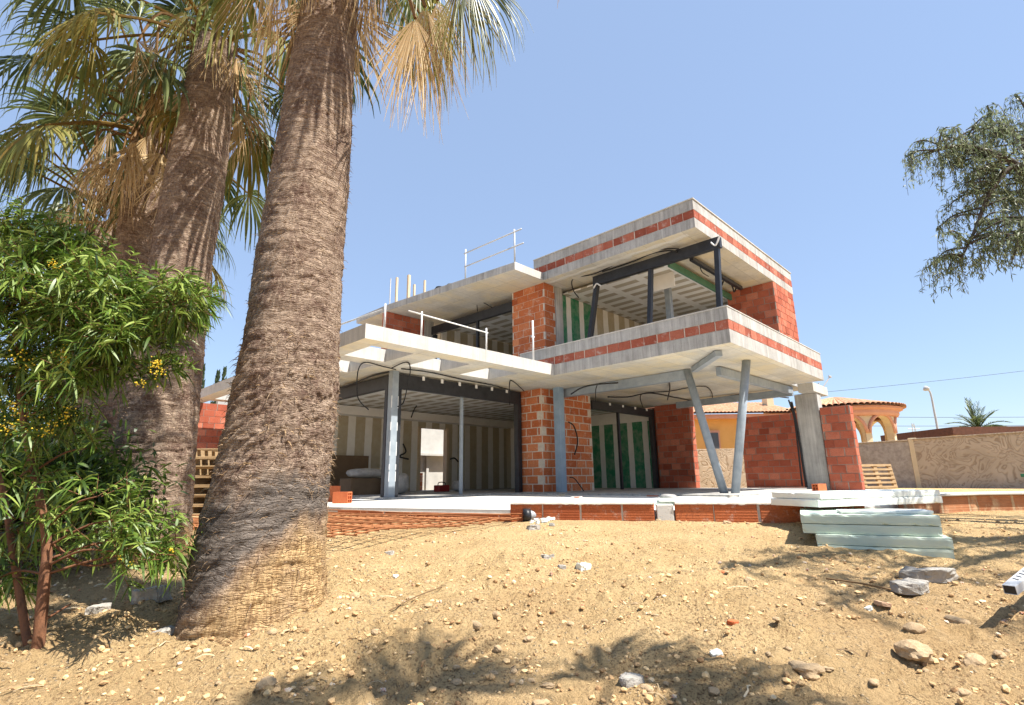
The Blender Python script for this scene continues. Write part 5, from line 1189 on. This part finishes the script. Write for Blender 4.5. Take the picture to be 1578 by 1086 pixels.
# ---- flowering shrub
def shrub():
    rng = np.random.default_rng(5); base = np.array(gput(58, 1020)); e = empty('flowering_shrub', tuple(base), 'bushy shrub with narrow green leaves, yellow blossom and a reddish stem at the left edge', 'shrub')
    dS = dl(base[0], base[1])[0]; st_ = MB(); lf = MB(); fl = MB()
    def S(px, py, dd): return P(px, py, dS+dd)-base
    main = smoothpath([S(58, 1020, 0)-np.array([0, 0, .05]), S(68, 900, 0), S(72, 830, .02), S(55, 740, .05), S(38, 660, .1), S(30, 560, .15), S(60, 450, .2)], 6)
    st_.tube(main, [.027-.019*i/len(main) for i in range(len(main))], 10)
    main2 = smoothpath([S(45, 1005, .05), S(20, 850, .15), S(5, 760, .2), S(-25, 640, .2), S(-40, 480, .2)], 6); st_.tube(main2, [.020-.013*i/len(main2) for i in range(len(main2))], 8)
    for pts in ([(72, 830, .02), (130, 870, .1), (190, 860, .15), (235, 830, .15)], [(60, 960, 0), (110, 930, .1), (20, 930, -.05)][:2]):
        q = smoothpath([S(*p_) for p_ in pts], 6); st_.tube(q, [.008-.005*i/len(q) for i in range(len(q))], 5)
    # crown clumps: (px, py, dd, radius m, leaves)
    clumps = []
    for px, py, r, n in ((40, 370, .16, 340), (110, 385, .13, 220), (70, 420, .2, 420), (20, 470, .2, 420), (150, 440, .16, 330), (100, 500, .2, 420), (210, 470, .14, 300), (190, 520, .15, 300), (265, 465, .10, 200), (300, 468, .07, 110), (40, 560, .2, 380),
                         (130, 570, .15, 240), (90, 610, .13, 170), (235, 535, .09, 140), (250, 570, .06, 60), (20, 640, .14, 220), (75, 665, .10, 140), (-60, 480, .3, 400), (-80, 620, .3, 320), (30, 735, .12, 90), (150, 690, .06, 20),
                         (200, 800, .10, 130), (235, 835, .11, 170), (180, 850, .12, 180), (270, 855, .06, 60), (130, 830, .10, 110), (30, 800, .13, 170), (20, 870, .13, 170), (80, 780, .08, 70), (150, 765, .07, 50), (-20, 900, .15, 150)):
        clumps.append((S(px, py, rng.uniform(-.05, .28)), r, n if py < 620 else int(n*.6)))
    for c_, r, n in clumps:
        # branchlet from the nearest stem point
        k = min(range(len(main)), key=lambda i: np.linalg.norm(main[i]-c_)); q = smoothpath([main[k], (main[k]+c_)/2+np.array([0, 0, .04]), c_], 4)
        st_.tube(q, [.007-.004*i/len(q) for i in range(len(q))], 4, cap=False)
        nt = max(4, n//5)
        for t in range(nt):
            v = rng.normal(0, 1, 3); v /= np.linalg.norm(v); t0 = c_+v*r*rng.uniform(.05, .7); dv_ = v*.8+np.array([0, 0, .35])+RH*.1; dv_ /= np.linalg.norm(dv_)
            Lt = rng.uniform(.10, .2); te = t0+dv_*Lt; st_.tube([t0, te], .0018, 3, 0, False)
            for j in range(16):
                s = rng.uniform(.05, 1.); az = rng.uniform(0, 6.28); pv = perp(dv_); pw = np.cross(dv_, pv); d2 = dv_*rng.uniform(.2, .7)+(pv*math.cos(az)+pw*math.sin(az))*.8
                leafstrip(lf, t0+dv_*Lt*s, d2, rng.uniform(.045, .115), rng.uniform(.0028, .007), rng.uniform(.1, .7), rng, 0, rng.uniform(.1, .95), 4)
    # long trailing leaves at the right tip
    for px, py, n in ((325, 470, 34), (300, 490, 26), (285, 450, 24)):
        for j in range(n): leafstrip(lf, S(px+rng.uniform(-25, 8), py+rng.uniform(-18, 10), .1), RH*rng.uniform(.3, 1)+np.array([0, 0, rng.uniform(-.6, .5)])+toward*rng.normal(0, .3), rng.uniform(.05, .1), .005, .6, rng, 0, .4, 4)
    for px, py, n, r in ((83, 408, 55, .03), (102, 555, 90, .04), (98, 540, 40, .03), (240, 560, 70, .03), (245, 575, 50, .035), (190, 510, 30, .03), (20, 630, 70, .07), (70, 660, 70, .06), (105, 640, 50, .04), (12, 660, 60, .05), (200, 870, 30, .02), (40, 560, 30, .05), (215, 590, 30, .03), (20, 550, 20, .05), (185, 858, 20, .02), (265, 848, 14, .015)):
        c_ = S(px, py, -.08)
        for j in range(int(n*.6)):
            q = c_+rng.normal(0, r*.5, 3); rr = rng.uniform(.0022, .0045)
            v = np.array([(1, 0, 0), (-1, 0, 0), (0, 1, 0), (0, -1, 0), (0, 0, 1), (0, 0, -1)])*rr*1.2+q; fl.add(v, [(0, 2, 4), (2, 1, 4), (1, 3, 4), (3, 0, 4), (2, 0, 5), (1, 2, 5), (3, 1, 5), (0, 3, 5)], 0, float(rng.random()))
    st_.build('stem', 'bark_red', e, smooth=True); lf.build('foliage', 'leaf_acacia', e, attr='Col', smooth=True); fl.build('blossom', 'flower', e, attr='Col')
    return e
shrub()
def bush(px, py, d, label, rx, ry, rz, n, seed, tone):
    rng = np.random.default_rng(seed); q = P(px, py, d); zb = gzs(*dl(q[0], q[1])); e = empty('leafy_bush', (q[0], q[1], zb), label, 'bush'); st_ = MB(); lf = MB()
    for k in range(n//60):
        v = rng.normal(0, 1, 3); v /= np.linalg.norm(v); v[2] = abs(v[2]); c_ = np.array([0, 0, rz*.35])+(RH*v[0]*rx+FH*v[1]*ry+np.array([0, 0, v[2]*rz*.65]))*rng.uniform(.4, 1.); c_[2] = max(c_[2], .05)
        st_.tube(smoothpath([np.array([c_[0]*.15, c_[1]*.15, -.05]), c_*.6+np.array([0, 0, .1]), c_], 4), [.012, .011, .01, .009, .008, .007, .006, .005, .003], 4, 0, False)
        for j in range(60):
            leafstrip(lf, c_+rng.normal(0, .13, 3)*np.array([1, 1, .8]), rng.normal(0, 1, 3)+np.array([0, 0, .2]), rng.uniform(.06, .13), rng.uniform(.007, .014), rng.uniform(.1, .6), rng, 0, tone+rng.uniform(-.2, .2), 3)
    st_.build('stem', 'bark_dark', e); lf.build('foliage', 'leaf_acacia', e, attr='Col', smooth=True)
bush(45, 850, 4.3, 'dense dark green bush behind the flowering shrub at the left edge', .8, .45, 1.25, 6500, 61, .18)
bush(-40, 790, 7.5, 'taller dark bush farther back at the left edge beyond the palms', 1.9, .8, 2.3, 6000, 62, .2)
# ---- pepper tree at the right
def pepper():
    rng = np.random.default_rng(8); d0, l0 = 4.6, 8.3; base = D(d0, l0, gzs(d0, l0)-.1); e = empty('pepper_tree', tuple(base), 'weeping pepper tree reaching in from the right edge', 'tree')
    br = MB(); lf = MB(); k0 = np.array([0, 0, 0.])
    trunk = smoothpath([k0, np.array([.1, .1, 1.2]), np.array([-.1, .15, 2.2]), np.array([0, .1, 3.2])], 6); br.tube(trunk, [.26-.1*i/len(trunk) for i in range(len(trunk))], 12)
    fork = trunk[-1]; tips = []
    def limb(pts, r0, n_sub, tw, dens=1.):
        q = smoothpath([fork]+[np.array(p_)-base for p_ in pts], 7); br.tube(q, [r0*(1-.85*i/len(q)) for i in range(len(q))], 7)
        for s in range(n_sub):
            i = int(len(q)*rng.uniform(.35, 1.))-1; st_ = q[i]; v = rng.normal(0, 1, 3); v[2] = abs(v[2])*.3+.1; v /= np.linalg.norm(v); L = rng.uniform(.25, tw)
            mid = st_+v*L*.6; en = st_+v*L+np.array([0, 0, -.25*L]); qq = smoothpath([st_, mid, en], 4); br.tube(qq, [.014-.009*j/len(qq) for j in range(len(qq))], 4, cap=False)
            for t in range(int(rng.integers(6, 11)*dens)):
                b0 = qq[rng.integers(2, len(qq))]; out = rng.normal(0, 1, 3); out[2] = 0; out /= np.linalg.norm(out)+1e-6; TL = rng.uniform(.16, .42)
                tw_ = smoothpath([b0, b0+out*TL*.35+np.array([0, 0, -.12*TL]), b0+out*TL*.5+np.array([0, 0, -.85*TL])], 4); br.tube(tw_, .0022, 3, 0, False)
                for j in range(int(TL*60)):
                    a = tw_[rng.integers(0, len(tw_))]; dd = rng.normal(0, 1, 3)*.7+np.array([0, 0, -.75]); leafstrip(lf, a+rng.normal(0, .012, 3), dd, rng.uniform(.035, .075), rng.uniform(.0045, .0085), .2, rng, 0, rng.uniform(.2, .8), 2)
    D6 = 5.6
    limb([P(1640, 300, D6), P(1560, 250, D6), P(1490, 225, D6), P(1440, 232, D6)], .07, 30, .55)
    limb([P(1640, 330, D6), P(1575, 255, D6), P(1530, 290, D6), P(1500, 360, D6), P(1480, 400, D6)], .05, 26, .5)
    limb([P(1650, 300, D6+.3), P(1570, 210, D6+.3), P(1520, 195, D6+.3)], .05, 20, .5)
    limb([P(1650, 360, D6-.2), P(1590, 330, D6-.2), P(1560, 400, D6-.2)], .05, 26, .5)
    limb([P(1660, 300, D6+.5), P(1600, 200, D6+.5), P(1570, 150, D6+.5)], .05, 12, .45)
    limb([P(1680, 340, D6+.4), P(1600, 290, D6+.4), P(1545, 310, D6+.4)], .05, 22, .5)
    for k in range(10):      # the rest of the crown, beyond the frame
        d_, l_, z_ = rng.uniform(.7, 2.9), rng.uniform(3.9, 6.2), rng.uniform(4.0, 5.2)
        limb([D(d0*.6+d_*.4, l0*.5+l_*.5, z_*.85), D(d_, l_, z_)], .045, 12, .7, .8)
    br.build('branches', 'bark_dark', e, smooth=True); lf.build('foliage', 'leaf_pepper', e, attr='Col')
pepper()
# far date palm and cypresses
def datepalm():
    rng = np.random.default_rng(4); d_ = 36.; c_ = P(1508, 662, d_); e = empty('date_palm', (c_[0], c_[1], -.5), 'short date palm with arching fronds above the brown roof edge', 'palm tree'); b_ = np.array(e.location); t = c_-b_
    MB().tube([(0, 0, 0), t], [.3, .26], 10).build('trunk', 'bark_dark', e); m = MB()
    for k in range(34):
        az = k*2.4; el = R_(rng.uniform(8, 85)); out = RH*math.cos(az)+FH*math.sin(az); L = rng.uniform(1.6, 2.35); pts = []
        for s in np.linspace(0, 1, 9): pts.append(t+out*L*math.cos(el)*s+np.array([0, 0, L*math.sin(el)*s-.55*L*s*s*math.cos(el)]))
        m.tube(pts, [.03-.022*i/9 for i in range(9)], 4, 0, False)
        for i in range(1, 9):
            for sub in (0., .5):
                q = pts[i]*(1-sub)+pts[i-1]*sub; ax = pts[i]-pts[i-1]; sd = perp(ax)
                for s in (-1, 1): leafstrip(m, q, sd*s*.7+ax/np.linalg.norm(ax)*.7+np.array([0, 0, .25]), .42*(1-.5*abs(i/8-.4)), .02, .1, rng, 0, rng.uniform(.2, .9), 2)
    m.build('fronds', 'fan_green', e, attr='Col')
datepalm()
def cypress(px, py, w, label):
    rng = np.random.default_rng(int(px)); d_ = 40.; t = P(px, py, d_); e = empty('cypress', (t[0], t[1], -.5), label, 'tree'); h = t[2]+.5; m = MB()
    MB().tube([(0, 0, 0), (0, 0, h*.9)], [.15, .03], 6).build('trunk', 'bark_dark', e)
    for k in range(700):
        f = rng.random(); z = h*(.08+.92*f); r = w*(1-f)**.6*rng.uniform(.3, 1); a = rng.uniform(0, 6.28); q = np.array([r*math.cos(a), r*math.sin(a), z-.2]); leafstrip(m, q, np.array([math.cos(a)*.3, math.sin(a)*.3, 1.]), .35, .05, 0, rng, 0, rng.random(), 2)
    m.build('foliage', 'leaf_dark', e, attr='Col')
cypress(314, 560, .5, 'tallest dark cypress tip far off between the palms'); cypress(337, 570, .45, 'shorter dark cypress tip far off beside the tallest one'); cypress(347, 565, .4, 'pointed cypress tip just left of the largest palm trunk, far off')

# ------------------------------------------------------------------ light, sky, camera
SUN_EL, SUN_AZ = R_(59), R_(-73)
sv = Vector((math.cos(SUN_AZ)*math.cos(SUN_EL), math.sin(SUN_AZ)*math.cos(SUN_EL), math.sin(SUN_EL)))
ls = bpy.data.lights.new('sun', 'SUN'); ls.energy = 5.0; ls.angle = R_(.53); ls.color = (1., .945, .86)
so = bpy.data.objects.new('sun', ls); COL.objects.link(so); so.rotation_euler = sv.to_track_quat('Z', 'Y').to_euler()
w = bpy.data.worlds.new('World'); sc.world = w; w.use_nodes = True; nt = w.node_tree
sky = nd(nt, 'ShaderNodeTexSky', sky_type='NISHITA'); sky.sun_disc = False; sky.sun_elevation = SUN_EL; sky.sun_rotation = math.atan2(sv.x, sv.y)
sky.air_density = 1.0; sky.dust_density = .2; sky.ozone_density = 1.6; sky.altitude = 0
nt.links.new(mix(nt, .6, sky.outputs[0], (2.05, 2.75, 4.1)), nt.nodes['Background'].inputs[0]); nt.nodes['Background'].inputs[1].default_value = .10
cam = bpy.data.cameras.new('camera'); cam.sensor_width = 36; cam.lens = FPX*36/1578; cam.clip_start = .05; cam.clip_end = 2000
co = bpy.data.objects.new('camera', cam); COL.objects.link(co)
co.matrix_world = Matrix(((CR[0], CU[0], -_f[0], 0), (CR[1], CU[1], -_f[1], 0), (CR[2], CU[2], -_f[2], 0), (0, 0, 0, 1)))
sc.camera = co
sc.render.engine = 'CYCLES'; sc.cycles.use_denoising = True; sc.cycles.max_bounces = 8; sc.cycles.diffuse_bounces = 4; sc.cycles.transparent_max_bounces = 4
vs = sc.view_settings; vs.view_transform = 'Standard'; vs.look = 'None'; vs.exposure = 1.2; vs.gamma = 1.; vs.use_curve_mapping = False
